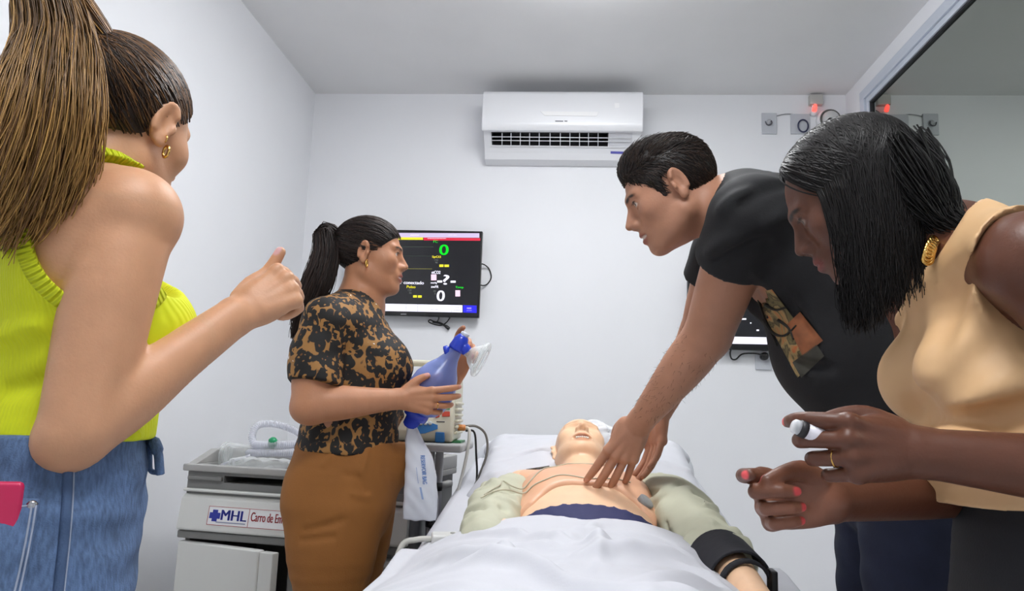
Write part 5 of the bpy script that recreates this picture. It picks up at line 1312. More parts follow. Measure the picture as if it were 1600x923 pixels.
def leopard_woman():
    YC = 2.0; th = rad(76); ft = V(math.sin(th), math.cos(th), 0); rr = V(math.cos(th), -math.sin(th), 0)
    skin = srgb(182, 128, 96); ops = []
    C0 = U(552, 600, y=YC); CX0, CY0 = C0[0], YC
    c = lambda z, f=0., r=0.: V(CX0, CY0, z)+ft*f+rr*r
    zz = lambda py: U(552, py, y=YC)[2]
    shR = U(512, 505, y=YC-.155); shL = shR-rr*.32
    neckB = c(zz(478), .0)
    HC = U(579, 400, y=YC); s = .92; HR = frame(V(math.sin(rad(80)), math.cos(rad(80)), .02), (-.05, 0, 1))
    elb = U(486, 632, y=YC-.20); wri = U(626, 623, y=YC-.13)
    wL = U(708, 590, y=YC+.05); elL = shL+V(.06, .02, -.24)
    def torso(F, inf=0.):
        F.chain([c(zz(740), -.01), c(zz(700), -.005), c(zz(660), .0), c(zz(610), .005), c(zz(560), .0), c(zz(515), -.015), c(zz(490), -.02)],
                np.array([.165, .155, .150, .155, .158, .150, .11])+inf, np.array([.140, .128, .124, .130, .120, .090, .055])+inf, side=rr, k=.02)
        for sx in (-1, 1): F.ell(c(zz(572), .085, sx*.07), (.066+inf, .066+inf, .064+inf), None, k=.05)
    F = Field(); torso(F, -.012)
    F.chain([neckB-V(0, 0, .05), neckB+ft*.01+V(0, 0, .015), HC+HR@V(0, -.024, -.075)*s, HC+HR@V(0, -.018, -.03)*s], [.062, .051, .049, .05], k=.03)
    for sx, sh in ((1, shR), (-1, shL)):
        F.ell(sh, (.052, .052, .05), None, k=.05); F.cap(sh+V(0, 0, .01), neckB, .04, .05, k=.05)
    F.chain([shR, (shR+elb)/2+V(-.01, 0, 0), elb], [.053, .056, .047], k=.006); F.ell(elb+V(-.006, 0, -.012), (.042, .04, .034), None, k=.02)
    F.chain([elb, elb*.7+wri*.3, elb*.35+wri*.65, wri], [.046, .044, .034, .025], k=.01)
    F.chain([shL, (shL+elL)/2, elL], [.052, .05, .042], k=.006); F.chain([elL, (elL+wL)/2, wL], [.042, .037, .025], k=.01)
    nail = srgb(196, 140, 130)
    # right hand cups the bag from the near side, left hand holds its neck
    hand(F, wri, unit(V(1, .10, -.02)), V(-.06, 1, .12), .90, True, curl=[(16, 22, 14), (24, 26, 16), (30, 30, 18), (36, 34, 20)], spread=(8, 3, -4, -11), thumb=[(.016, .026, .006), (.034, .046, .010), (.052, .060, .016), (.070, .068, .022)], nail=nail, ops=ops); lastR = hand.last
    hand(F, wL, unit(V(.30, .02, 1)), V(.45, -.85, -.1), .90, False, curl=[(18, 30, 20), (48, 60, 35), (56, 66, 40), (60, 66, 40)], spread=(10, 2, -3, -8), thumb=[(.018, .026, .01), (.046, .040, .026), (.072, .036, .042), (.090, .020, .05)], nail=srgb(150, 50, 60), ops=ops)
    hp = add_head(F, HC, HR, s, jaw=1.03, nose=.92, mouth_open=.002, cheek=1.15, chin=1.1, paintops=ops, cols={'eye': srgb(215, 208, 200), 'iris': srgb(40, 26, 20), 'lash': srgb(24, 18, 18), 'brow': srgb(52, 36, 30), 'lip': srgb(158, 84, 76), 'mouth': srgb(225, 220, 212)})
    v, q = F.mesh(.006, fine=[(HC-.14, HC+.14, .0026), (wri+V(-.03, -.05, -.07), wri+V(.19, .10, .11), .0024), (wL+V(-.07, -.1, -.02), wL+V(.12, .08, .2), .0024)])
    t = thing('person', 'woman in a leopard print blouse and brown trousers holding a resuscitator bag', 'person', (CX0, CY0, 0))
    obj('body', (v, q), col_attr_mat('skin_olive', rough=.48, sss=.1, bump=.08, bscale=260), t, colors=paint(v, skin, ops))
    # blouse
    G = Field(); torso(G, .006)
    for sx, sh, eb in ((1, shR, elb), (-1, shL, elL)):
        G.ell(sh, (.062, .062, .06), None, k=.05); G.cap(sh+V(0, 0, .012), neckB-V(0, 0, .005), .048, .056, k=.05)
        e = sh+(eb-sh)*.76
        G.chain([sh, sh+(eb-sh)*.4+V(-.012 if sx > 0 else 0, 0, 0), e], [.060, .068, .068], k=.012)
        G.plane(e, eb-sh, k=.004) if False else None
    for sh, eb in ((shR, elb), (shL, elL)):
        d = unit(eb-sh); e = sh+(eb-sh)*.76; G.cyl(e, e+d*.13, .082)
        G.rbox(e+d*.055, (.085, .085, .055), frame(np.cross(d, V(.3, .9, .1)), d), r=.004, k=.003, op='s') if False else None
    ends = [(shR, elb)]
    G.chain([neckB+ft*.035+V(0, 0, .0), neckB+ft*.02+V(0, 0, .06)], [.060, .075], k=.004, op='s')
    G.plane((0, 0, zz(705)), (0, 0, -1), k=.006)
    rg = np.random.default_rng(12); base = Field(); torso(base, .006)
    for i in range(14):
        z0 = zz(rg.uniform(600, 700)); a = rg.uniform(-1.9, .6); p = c(z0)+.16*(math.cos(a)*ft+math.sin(a)*-rr*-1); p2 = p+V(rg.uniform(-.05, .05), rg.uniform(-.05, .05), rg.uniform(-.03, .03))
        pp = base.snap(np.array([p, (p+p2)/2, p2])); G.chain(pp, [.003, .008, .003], k=.018, op='u' if i % 3 else 's')
    G.disp(lambda x, y, z: .002*np.sin(x*45+z*70)*np.sin(y*50-z*40))
    lp = leopard_mat(); bl = obj('blouse', G.mesh(.005), lp, t)
    # trousers
    br = mat('brown_trousers', srgb(142, 90, 36), rough=.8, bump=.12, bscale=350, var=.07, vscale=12)
    J = Field()
    J.chain([c(zz(680), .0), c(zz(710), .0), c(zz(750), -.006), c(zz(790), -.006), c(zz(815), .0)], [.150, .158, .172, .172, .155], [.132, .142, .146, .138, .122], side=rr, k=.02)
    for sx in (-1, 1):
        off = .025 if sx < 0 else -.01
        J.chain([c(zz(790), off-.012, sx*.082), c(zz(860), off-.01, sx*.088), c(.52, off-.005, sx*.088), c(.28, off-.01, sx*.088), c(.10, off-.02, sx*.088)], [.100, .098, .074, .056, .048], [.125, .112, .078, .058, .052], side=rr, k=.02)
        J.ell(c(zz(765), -.072, sx*.075), (.08, .076, .085), None, k=.05)
    J.ell(c(zz(720), .10, 0), (.1, .06, .06), None, k=.05)
    for a, b_ in (((520, 695), (500, 720)), ((600, 700), (575, 740)), ((620, 775), (560, 770)), ((605, 760), (540, 740)), ((470, 830), (540, 815)), ((465, 845), (520, 840))):
        pp = np.array([U(*a, y=YC-.2), U((a[0]+b_[0])/2, (a[1]+b_[1])/2, y=YC-.2), U(*b_, y=YC-.2)]); pp = J.snap(pp, .0); J.chain(pp, [.002, .005, .002], k=.014, op='s' if a[0] % 4 else 'u')
    J.plane((0, 0, zz(688)), (0, 0, 1), k=.004)
    jo = obj('trousers', J.mesh(.006), br, t)
    for sx in (-1, 1): shoe(c(0, -.01, sx*.09), ft, shoem, t, L=.23)
    # hair
    hr = Field(); lo_ = np.array((.0825, .104, .090))
    hr.ell(HC+HR@V(0, -.012, .033)*s, lo_*s, HR, k=.01); hr.plane(HC+HR@V(0, .080, .052)*s, HR@V(0, .135, -.118), k=.015)
    for sx in (-1, 1): hr.ell(HC+HR@V(sx*.08, .008, -.010)*s, (.026, .022, .036), HR, k=.01, op='s')
    hv, hq = hr.mesh(.0035); cA, cB = np.array(srgb(26, 20, 19)), np.array(srgb(58, 42, 36))
    ho = obj('hair', (hv, hq), hairm, t, colors=np.tile(cA, (len(hv), 1)))
    roots = [(.0, .084, .055), (.03, .08, .055), (.058, .058, .04), (.07, .036, .014), (.074, .022, .0), (.075, -.012, -.03), (.066, -.045, -.05), (.04, -.075, -.07), (0, -.085, -.072)]
    tie = V(0, -.105, .055); rg = np.random.default_rng(6)
    sp = scalp_strands(HC, HR, s, lo_*1.004, roots, tie, 700, 12, 4, lift=.012); w_ = rg.uniform(0, 1, (700, 1))**1.6
    vf, cols = strands(sp, .0012, .0008, cA*(1-w_)+cB*w_); obj('hairline_strands', vf, hairm, ho, colors=cols)
    tw = HC+(HR@tie)*s
    path = [tw+ft*.01, tw-ft*.03+V(0, -.01, .012), U(510, 395, y=YC-.05), U(497, 440, y=YC-.07), U(478, 485, y=YC-.08), U(463, 530, y=YC-.08)]
    rads = [.014, .028, .036, .040, .034, .014]; K = 1100
    bs = bundle(path, rads, K, 18, 9, twist=.3, frizz=.004, tips=.3); w_ = rg.uniform(0, 1, (K, 1))**2
    vf, cols = strands(bs, .0012, .0006, cA*(1-w_)+cB*w_); obj('ponytail', vf, hairm, ho, colors=cols)
    pc_ = Field(); pc_.chain(path, [r*.75 for r in rads], k=.01, n=5); pv, pq = pc_.mesh(.006); obj('ponytail_core', (pv, pq), hairm, ho, colors=np.tile(cA, (len(pv), 1)))
    earring(t, hp(.082, -.002, -.040), HR@V(.2, 1, 0), .010)
    hand.last = lastR; finger_ring(t, 2, .0092)
    # resuscitator bag
    blue = clear_plastic('blue_silicone', (.30, .38, .78), .34, .16); blues = mat('blue_rigid', srgb(36, 62, 190), rough=.25, trans=.0)
    Y = YC-.045
    A, B = U(655, 640, y=Y), U(706, 556, y=Y-.01); ax = unit(B-A)
    rb = thing('resuscitator_bag', 'blue translucent hand resuscitator with clear mask and white reservoir bag', 'resuscitator', tuple(U(650, 815, y=Y)))
    Lb = np.linalg.norm(B-A)
    prof = [(0, .030), (.01, .048), (.03, .060), (.055, .0635), (.078, .060), (.105, .046), (.125, .030), (.14, .022), (.155, .019), (.17, .018)]
    k_ = Lb*1.22/.17
    obj('squeeze_bag', MB().lathe(A-ax*.006, ax, [(a*k_, r) for a, r in prof], 32).vf, blue, rb)
    top = A-ax*.006+ax*.17*k_
    nk = obj('valve_neck', MB().lathe(top-ax*.012, ax, [(0, .021), (.006, .022), (.03, .020), (.04, .016), (.044, .013)], 20).vf, blues, rb)
    obj('valve_cap', MB().lathe(top+ax*.030, ax, [(0, .012), (.010, .012), (.012, .009)], 16).vf, mat('valve_pale', srgb(200, 206, 220), rough=.2), nk)
    pt = U(694, 546, y=Y-.02); obj('side_port', MB().lathe(top-ax*.005, unit(pt-top), [(0, .009), (.022, .009), (.024, .013), (.034, .013), (.036, .009)], 14).vf, blues, rb)
    m0, m1 = top+ax*.012, U(735, 556, y=Y-.01); md = unit(m1-m0)
    obj('elbow', MB().lathe(m0, md, [(0, .015), (.03, .015), (.034, .012)], 16).vf, blues, rb)
    md2 = unit(U(762, 566, y=Y-.01)-U(728, 548, y=Y-.01))
    mk_ = obj('mask_cup', MB().lathe(U(728, 549, y=Y-.01), md2, [(0, .012), (.008, .013), (.018, .026), (.034, .038), (.046, .043)], 26).vf, cm, rb)
    cr = U(728, 549, y=Y-.01)+md2*.046; uu = unit(np.cross(md2, (0, 1, 0))); ww = np.cross(md2, uu)
    obj('mask_rim', MB().tube([cr+.043*(math.cos(a)*uu+math.sin(a)*ww) for a in np.linspace(0, 2*PI, 30)[:-1]], .0075, 10, closed=True).vf, cm, mk_)
    cb = A-ax*.004; obj('bottom_collar', MB().lathe(cb, -ax, [(-.004, .032), (.008, .034), (.02, .032), (.024, .022), (.045, .020), (.05, .014)], 20).vf, blues, rb)
    R0 = U(644, 668, y=Y)
    rf = Field(); rf.chain([A-ax*.045, R0, U(647, 690, y=Y), U(656, 730, y=Y), U(657, 780, y=Y), U(655, 812, y=Y)], [.012, .014, .024, .040, .044, .045], [.011, .010, .012, .015, .013, .004], side=V(1, .1, .1), k=.01, n=6)
    rf.plane(U(655, 814, y=Y), (0.05, 0, -1), k=.002); rf.disp(lambda x, y, z: .0012*np.sin(x*160+z*60)*np.sin(z*90))
    resm = mat('reservoir_film', srgb(222, 226, 238), rough=.3, alpha=.92, trans=0.)
    rs = obj('reservoir_bag', rf.mesh(.0035), resm, rb)
    b = MB(); text_on(b, 'RESERVOIR BAG', U(655, 712, y=Y-.03), U(659, 757, y=Y-.03), U(670, 712, y=Y)-U(655, 712, y=Y), .011, True)
    w = np.array(b.v); w2 = rf.drop(w, (0, 1, 0), .0012, maxd=.08); obj('bag_print', (w2, b.f), mat('print_blue', srgb(96, 134, 196), rough=.5), rs, smooth=False)
    for (x0, y0, x1, y1, w_, t_) in ((650.5, 730, 653.5, 755, .6, 6), (656.8, 761, 660.5, 780, 3.0, 6)):
        g = [(x0+(x1-x0)*a/t_+w_*b_, y0+(y1-y0)*a/t_) for a in range(t_+1) for b_ in (-.5, .5)]; P1, ok = rf.rays(g, Y-.05, .0012, .12)
        obj('bag_print', (P1, [(2*a, 2*a+1, 2*a+3, 2*a+2) for a in range(t_)]), MATS['print_blue'] if w_ < 1 else mat('print_pale', srgb(150, 172, 214), rough=.5), rs, smooth=False)
leopard_woman()

# ================================================================== MAN IN BLACK T-SHIRT
def leaning_man():
    skin = srgb(178, 128, 102); ops = []
    Yc = 1.58; fwd = unit(V(-.97, .10, 0)); left = V(.10, -.97, 0); left = unit(np.cross((0, 0, 1), fwd)); rt = -left
    spine = [V(.665, 1.55, .98), V(.625, 1.555, 1.10), V(.555, 1.565, 1.26), V(.48, 1.575, 1.385), V(.415, 1.585, 1.465), V(.365, 1.59, 1.505)]
    HC = U(1047, 302, y=1.585); s = 1.0
    HR = frame(V(-.90, .08, -.42), V(-.42, 0, .90))
    shL = U(1168, 342, y=1.43); shR = shL+rt*.37+V(-.01, 0, .01)
    elL = U(1106, 524, y=1.655); wrL = U(1001, 658, y=1.85)
    elR = U(1092, 520, y=1.93); wrR = U(1034, 640, y=2.0)
    neckB = V(.345, 1.59, 1.50)
    def torso(F, inf=0.):
        F.chain(spine, np.array([.165, .165, .175, .185, .175, .11])+inf, np.array([.115, .122, .122, .118, .095, .065])+inf, side=left, k=.02)
        F.ell(V(.53, 1.56, 1.19), (.10+inf, .13+inf, .11+inf), None, k=.05)
        for sx in (-1, 1): F.ell(V(.435, 1.58, 1.365)+left*sx*.08, (.06+inf, .08+inf, .08+inf), None, k=.05)
    F = Field(); torso(F, -.012)
    F.chain([neckB+V(.03, 0, -.03), neckB, HC+HR@V(0, -.045, -.06), HC+HR@V(0, -.03, -.02)], [.07, .062, .058, .058], k=.03)
    for sh in (shL, shR):
        F.ell(sh, (.062, .06, .06), None, k=.05); F.cap(sh+V(.01, 0, .015), neckB, .05, .055, k=.05)
    F.chain([shL, shL*.55+elL*.45, elL*.95+shL*.05, elL], [.062, .060, .053, .050], k=.008)
    F.chain([elL, elL*.72+wrL*.28, elL*.35+wrL*.65, wrL], [.050, .0515, .042, .031], k=.015)
    F.chain([shR, (shR+elR)/2, elR], [.060, .056, .048], k=.008); F.chain([elR, elR*.6+wrR*.4, wrR], [.048, .045, .030], k=.012)
    kn = U(960, 726, y=1.885); hf = unit(kn-wrL); nrm = V(-.35, .75, -.45)
    nail = srgb(196, 142, 122)
    tips = hand(F, wrL+hf*.006, hf, nrm, 1.12, False, curl=[(2, 8, 6), (0, 8, 6), (2, 10, 8), (6, 14, 10)], spread=(3, 0, -6, -14), thumb=[(.02, .024, .012), (.042, .026, .03), (.066, .020, .040), (.088, .012, .042)], nail=nail, ops=ops)
    hfR = unit(U(1022, 715, y=1.99)-wrR)
    hand(F, wrR, hfR, V(-.8, -.3, -.2), 1.05, True, curl=[(10, 14, 10)]*4, spread=(3, 0, -3, -6), thumb=[(.02, .024, .008), (.045, .032, .012), (.07, .034, .014), (.092, .034, .014)])
    hp = add_head(F, HC, HR, s, jaw=1.12, nose=1.05, brow=1.1, mouth_open=.004, chin=1.15, wide=1.03, ear_s=1.0, paintops=ops, cols={'eye': srgb(205, 195, 185), 'iris': srgb(36, 24, 18), 'lash': srgb(40, 28, 24), 'brow': srgb(44, 30, 24), 'lip': srgb(150, 88, 74), 'mouth': srgb(215, 205, 195)})
    # faint beard shade
    ops.insert(0, (hp(0, .06, -.075), HR, (.07, .06, .045), tuple(np.array(skin)*.88), .5))
    v, q = F.mesh(.006, fine=[(HC-.15, HC+.15, .0026), (np.minimum(wrL, kn)+V(-.09, -.06, -.14), wrL+V(.05, .10, .05), .0024), (wrR+V(-.10, -.09, -.2), wrR+V(.06, .09, .03), .003)])
    t = thing('person', 'man in a black printed t-shirt leaning over to press the manikin chest', 'person', (.665, 1.55, 0))
    obj('body', (v, q), col_attr_mat('skin_tan', rough=.5, sss=.08, bump=.12, bscale=240), t, colors=paint(v, skin, ops))
    # forearm hair
    rg = np.random.default_rng(3); K = 420; aa = rg.uniform(0, 1, K); root = elL[None]+(wrL-elL)[None]*(.02+.9*aa[:, None])+unit(np.cross(wrL-elL, V(0, 1, 0)))[None]*0
    ang = rg.uniform(0, 2*PI, K); d0 = unit(wrL-elL); u0 = unit(np.cross(d0, (0, 0, 1))); w0 = np.cross(d0, u0)
    root = F.snap(root+.05*(np.cos(ang)[:, None]*u0+np.sin(ang)[:, None]*w0), .0, 5); dr = root-(elL+((root-elL)@d0)[:, None]*d0); dr /= np.linalg.norm(dr, axis=1)[:, None]
    ln = rg.uniform(.005, .010, K)[:, None]; tdir = d0+.5*rg.normal(size=(K, 3)); pth = np.stack([root, root+ln*.5*(dr*.35+tdir*.8), root+ln*(dr*.25+tdir*.9)], 1)
    vf, cols = strands(pth, .00028, .00012, np.tile(np.array(srgb(54, 36, 28)), (K, 1))); ah = obj('arm_hair', vf, hairm, t, colors=cols); ah['kind'] = 'stuff'
    # shirt
    blk = mat('black_cotton', srgb(21, 21, 24), rough=.85, bump=.12, bscale=300, var=.1, vscale=10)
    G = Field(); torso(G, .008)
    ends_ = []
    for sh, eb in ((shL, elL), (shR, elR)):
        G.ell(sh, (.074, .072, .072), None, k=.05); G.cap(sh+V(.01, 0, .016), neckB+V(.012, 0, -.002), .058, .066, k=.05)
        e = sh+(eb-sh)*.34; G.chain([sh, sh+(eb-sh)*.16, e+(eb-sh)*.05], [.072, .078, .080], k=.012)
        d = unit(eb-sh); ends_.append((e, d))
    for e, d in ends_: G.cyl(e, e+d*.16, .10)
    G.chain([neckB+V(-.03, 0, .0), HC+HR@V(0, -.035, -.03)], [.066, .085], k=.004, op='s')
    for i, px in enumerate([[(1120, 405), (1155, 385), (1195, 375)], [(1125, 330), (1150, 312), (1180, 300)], [(1160, 318), (1190, 300), (1225, 290)], [(1180, 425), (1205, 440), (1230, 470)], [(1200, 440), (1235, 475), (1265, 520)], [(1108, 395), (1130, 380), (1155, 370)], [(1235, 560), (1265, 572), (1295, 575)], [(1195, 350), (1220, 338), (1250, 335)]]):
        G.fold(px, 1.2, .010 if i % 2 else .005, .024, 'u' if i % 2 else 's')
    G.plane((.60, 1.55, 1.075), (.35, 0, -1), k=.005)
    sh_ = obj('t_shirt', G.mesh(.0055), blk, t)
    cl_ = Field(); 
    # printed picture on the front: sun-coloured bands with dark lines, as flat print following the cloth
    def pr(poly, off=.0015, n=16):
        a, b_, c_, d_ = poly; g = []
        for i in range(n+1):
            for j in range(n+1):
                x = (a[0]*(1-j/n)+b_[0]*j/n)*(1-i/n)+(d_[0]*(1-j/n)+c_[0]*j/n)*i/n; y = (a[1]*(1-j/n)+b_[1]*j/n)*(1-i/n)+(d_[1]*(1-j/n)+c_[1]*j/n)*i/n; g.append((x, y))
        P1, ok = G.rays(g, 1.2, off); idx = np.arange((n+1)**2).reshape(n+1, n+1)
        f = [(idx[i, j], idx[i, j+1], idx[i+1, j+1], idx[i+1, j]) for i in range(n) for j in range(n) if ok[[idx[i, j], idx[i, j+1], idx[i+1, j+1], idx[i+1, j]]].all()]
        return P1, f
    pm = mat('shirt_print', (.5, .4, .3), rough=.8); N, L = nodes_of(pm); tc = N.new('ShaderNodeTexCoord')
    nz = N.new('ShaderNodeTexNoise'); nz.inputs['Scale'].default_value = 16; nz.inputs['Detail'].default_value = 3; nz.inputs['Distortion'].default_value = 1.2; L.new(tc.outputs['Object'], nz.inputs[0])
    rp = N.new('ShaderNodeValToRGB'); e = rp.color_ramp
    for p_, c3 in ((.30, srgb(40, 36, 28)), (.42, srgb(110, 98, 62)), (.50, srgb(70, 60, 40)), (.56, srgb(150, 128, 84)), (.66, srgb(176, 96, 48)), (.8, srgb(120, 70, 40))): q_ = e.elements.new(p_); q_.color = tuple(c3)+(1,)
    L.new(nz.outputs['Fac'], rp.inputs[0]); L.new(rp.outputs[0], N['Principled BSDF'].inputs['Base Color'])
    for nm_, poly, m_, of in (('shirt_print', [(1176, 458), (1206, 452), (1284, 555), (1246, 590)], pm, .0012), ('print_orange', [(1230, 506), (1250, 487), (1286, 532), (1254, 556)], mat('print_orange', srgb(132, 78, 46), rough=.8, var=.3, vscale=40), .0022),
                          ('print_fade', [(1238, 566), (1276, 538), (1288, 556), (1252, 590)], mat('print_grey', srgb(58, 56, 48), rough=.8, var=.3, vscale=40), .0022)):
        o = obj(nm_, pr(poly, of), m_, sh_)
    dkp = mat('print_dark', srgb(34, 30, 24), rough=.8)
    for path in ([(1196, 476), (1212, 484), (1228, 480)], [(1194, 500), (1208, 520), (1226, 524), (1244, 508)], [(1186, 468), (1196, 500), (1214, 540)], [(1216, 500), (1232, 512), (1240, 530)]):
        P0 = catmull([V(x, y, 0) for x, y in path], 5); Pp, ok = G.rays(P0[:, :2], 1.2, .0024); Pp = Pp[ok]
        if len(Pp) > 3: obj('print_line', MB().tube(Pp, np.linspace(.004, .0015, len(Pp)), 6).vf, dkp, sh_)
    # jeans
    dn = mat('dark_denim', srgb(34, 40, 62), rough=.85, bump=.2, bscale=450, var=.25, vscale=14)
    J = Field(); c = lambda z, f=0., r=0.: V(.665, 1.55, z)+fwd*f+left*r
    J.chain([c(1.13, .02), c(1.05, .01), c(.96, -.005), c(.88, -.005)], [.158, .166, .178, .165], [.118, .122, .128, .115], side=left, k=.02)
    for sx in (-1, 1):
        J.chain([c(.90, .0, sx*.09), c(.72, .01, sx*.105), c(.50, .015, sx*.11), c(.28, 0, sx*.115), c(.10, -.01, sx*.115)], [.100, .092, .072, .064, .06], [.108, .096, .076, .066, .064], side=left, k=.02)
    J.disp(lambda x, y, z: .003*np.sin(x*40+z*55)*np.sin(y*44-z*38))
    J.plane((0, 0, 1.12), (0, 0, 1), k=.004)
    jo = obj('jeans', J.mesh(.0065), dn, t)
    for sx in (-1, 1): shoe(c(0, -.02, sx*.12), fwd, shoem, t, L=.28)
    # short dark hair
    hr = Field(); lo_ = np.array((.0825, .104, .092))
    hr.ell(HC+HR@V(0, -.012, .034), lo_, HR, k=.01)
    hr.ell(HC+HR@V(0, .035, .085), (.058, .045, .032), HR, k=.03)
    hr.plane(HC+HR@V(0, .083, .062), HR@V(0, .135, -.095), k=.012)
    for sx in (-1, 1): hr.ell(HC+HR@V(sx*.08, .0, -.012), (.026, .030, .038), HR, k=.008, op='s'); hr.cap(HC+HR@V(sx*.066, .028, .03), HC+HR@V(sx*.069, .022, -.012), .014, .007, k=.01)
    hv, hq = hr.mesh(.0032); cA, cB = np.array(srgb(24, 18, 16)), np.array(srgb(64, 48, 40))
    ho = obj('hair', (hv, hq), hairm, t, colors=np.tile(cA, (len(hv), 1)))
    K = 6500; rg = np.random.default_rng(2); cen = np.array([0, -.012, .034])
    dirs = rg.normal(size=(K, 3)); dirs /= np.linalg.norm(dirs, axis=1)[:, None]; rt0 = dirs*lo_*1.04+cen
    wp_ = hr.snap(HC+rt0@HR.T, .0003, 5); rt0 = (wp_-HC)@HR; ok = ((rt0[:, 1]-.083)*.135+(rt0[:, 2]-.062)*-.095 < .0006) & (np.abs(hr.at(wp_)) < .002); rt0 = rt0[ok]; K = len(rt0)
    topw = np.clip((rt0[:, 2:3]-.045)/.03, 0, 1)
    nr = (rt0-cen)/lo_**2; nr /= np.linalg.norm(nr, axis=1)[:, None]
    fl = topw*np.array([.25, -.75, .15])+(1-topw)*np.array([0, -.55, -.75]); fl = fl+.16*rg.normal(size=(K, 3)); fl = fl-(fl*nr).sum(1)[:, None]*nr
    l_ = (.012+.016*topw)*rg.uniform(.7, 1.2, (K, 1)); up_ = .0012+.0026*topw
    pp = np.stack([rt0, rt0+fl*l_*.5+nr*up_, rt0+fl*l_+nr*up_*.6], 1); pp = HC+pp@HR.T
    w_ = rg.uniform(0, 1, (K, 1))**2; vf, cols = strands(pp, .0010, .0004, cA*(1-w_)+cB*w_); obj('hair_strands', vf, hairm, ho, colors=cols)
leaning_man()

# ================================================================== WOMAN WITH DARK BOB
def bob_woman():
    skin = srgb(96, 58, 42); palm = srgb(150, 100, 78); ops = []
    fwd = unit(V(-.995, .08, 0)); left = unit(np.cross((0, 0, 1), fwd))
    PEL = V(.645, 1.04, .86); neckB = V(.545, 1.05, 1.292)
    spine = [V(.645, 1.04, .80), V(.645, 1.04, .92), V(.635, 1.04, 1.02), V(.615, 1.045, 1.13), V(.575, 1.05, 1.22), V(.555, 1.05, 1.275)]
    HC = U(1331, 311, y=1.09); s = .93
    HR = frame(V(-.80, .30, -.48), V(-.47, .12, .86))
    shL = V(.538, .885, 1.238); shR = shL-left*.325
    wrL = U(1432, 706, y=.875); elL = V(.665, .845, .995)
    wrR = U(1292, 782, y=.985); elR = U(1500, 760, y=1.12)
    def torso(F, inf=0.):
        F.chain(spine, np.array([.165, .145, .135, .142, .140, .10])+inf, np.array([.118, .102, .098, .102, .088, .058])+inf, side=left, k=.02)
        for sx in (-1, 1): F.ell(V(.62, 1.045, 1.115)+fwd*.10+left*sx*.07, (.062+inf, .06+inf, .062+inf), None, k=.045)
    F = Field(); torso(F, -.012)
    F.chain([neckB+V(.02, 0, -.05), neckB, HC+(HR@V(0, -.04, -.07))*s, HC+(HR@V(0, -.02, -.03))*s], [.06, .049, .047, .05], k=.03)
    for sh in (shL, shR):
        F.ell(sh, (.053, .053, .052), None, k=.05); F.cap(sh+V(0, 0, .012), neckB, .04, .046, k=.05)
    F.chain([shL, (shL+elL)/2+V(.01, 0, 0), elL], [.054, .05, .042], k=.008); F.chain([elL, elL*.7+wrL*.3, elL*.3+wrL*.7, wrL], [.042, .041, .033, .027], k=.012)
    F.chain([shR, (shR+elR)/2, elR], [.053, .048, .04], k=.008); F.chain([elR, elR*.65+wrR*.35, wrR], [.041, .038, .026], k=.012)
    pink = srgb(236, 92, 96)
    fL = unit(U(1350, 700, y=.86)-wrL)
    tl = hand(F, wrL, fL, V(.05, 1, -.1), .95, False, curl=[(38, 42, 22), (50, 58, 34), (58, 62, 40), (64, 62, 40)], spread=(4, 0, -4, -9), thumb=[(.018, .026, .012), (.048, .040, .022), (.078, .038, .026), (.104, .030, .026)], nail=pink, ops=ops)
    lastL = hand.last
    fR = unit(U(1215, 779, y=.975)-wrR)
    tr_ = hand(F, wrR, fR, V(.05, -.95, .12), .95, True, curl=[(38, 30, 20), (62, 84, 46), (70, 88, 50), (72, 90, 50)], spread=(-4, -2, -4, -8), thumb=[(.018, .026, .012), (.046, .036, .028), (.076, .030, .042), (.102, .020, .050)], nail=pink, ops=ops)
    hp = add_head(F, HC, HR, s, jaw=.95, nose=.9, lips=1.35, ears=False, paintops=ops, cols={'eye': srgb(140, 122, 112), 'iris': srgb(24, 16, 14), 'lash': srgb(14, 10, 10), 'brow': srgb(24, 16, 14), 'lip': srgb(120, 62, 56)})
    bt = np.stack([fR, np.cross(fR, V(.1, -.62, .62)), unit(V(.1, -.62, .62))], 1)
    ops.insert(0, (wrR+fR*.05+V(.0, -.03, .0), None, (.055, .035, .035), palm, .5))
    v, q = F.mesh(.006, fine=[(HC-.14, HC+.14, .0028), (wrL+V(-.20, -.07, -.07), wrL+V(.03, .1, .09), .0022), (wrR+V(-.17, -.1, -.07), wrR+V(.03, .08, .09), .0022)])
    t = thing('person', 'woman with a dark bob in a beige sleeveless top holding a syringe', 'person', (PEL[0], PEL[1], 0))
    obj('body', (v, q), col_attr_mat('skin_deep', rough=.42, sss=.04, bump=.08, bscale=260), t, colors=paint(v, skin, ops))
    hand.last = lastL; finger_ring(t, 2, .0098)
    # sleeveless top
    bei = mat('beige_satin', srgb(214, 174, 128), rough=.55, bump=.04, var=.03, vscale=8)
    def tf(inf):
        G = Field(); torso(G, inf)
        G.chain([neckB+V(.02, 0, -.05), neckB, HC+(HR@V(0, -.04, -.07))*s], [.06+inf, .049+inf, .047+inf], k=.03)
        for sx, sh in ((1, shL), (-1, shR)): G.ell(sh, (.053+inf, .053+inf, .052+inf), None, k=.05); G.cap(sh+V(0, 0, .012), neckB, .04+inf, .046+inf, k=.05)
        return G
    G = tf(.008); RA = np.stack([left, fwd, V(0, 0, 1)], 1)
    # loose lower part flares over the trousers
    G.chain([V(.618, 1.035, 1.06), V(.612, 1.035, .96), V(.612, 1.035, .84)], [.150, .166, .176], [.122, .134, .140], side=left, k=.03)
    for sh, sg in ((shL, 1), (shR, -1)): G.ell(sh+left*sg*.03+V(.012, 0, -.02), (.086, .088, .105), RA, k=.004, op='s')
    G.chain([neckB+fwd*.03, neckB+fwd*.03+V(-.02, 0, .06)], [.058, .075], k=.004, op='s'); G.plane(neckB+V(0, 0, .05), HC-neckB, k=.004)
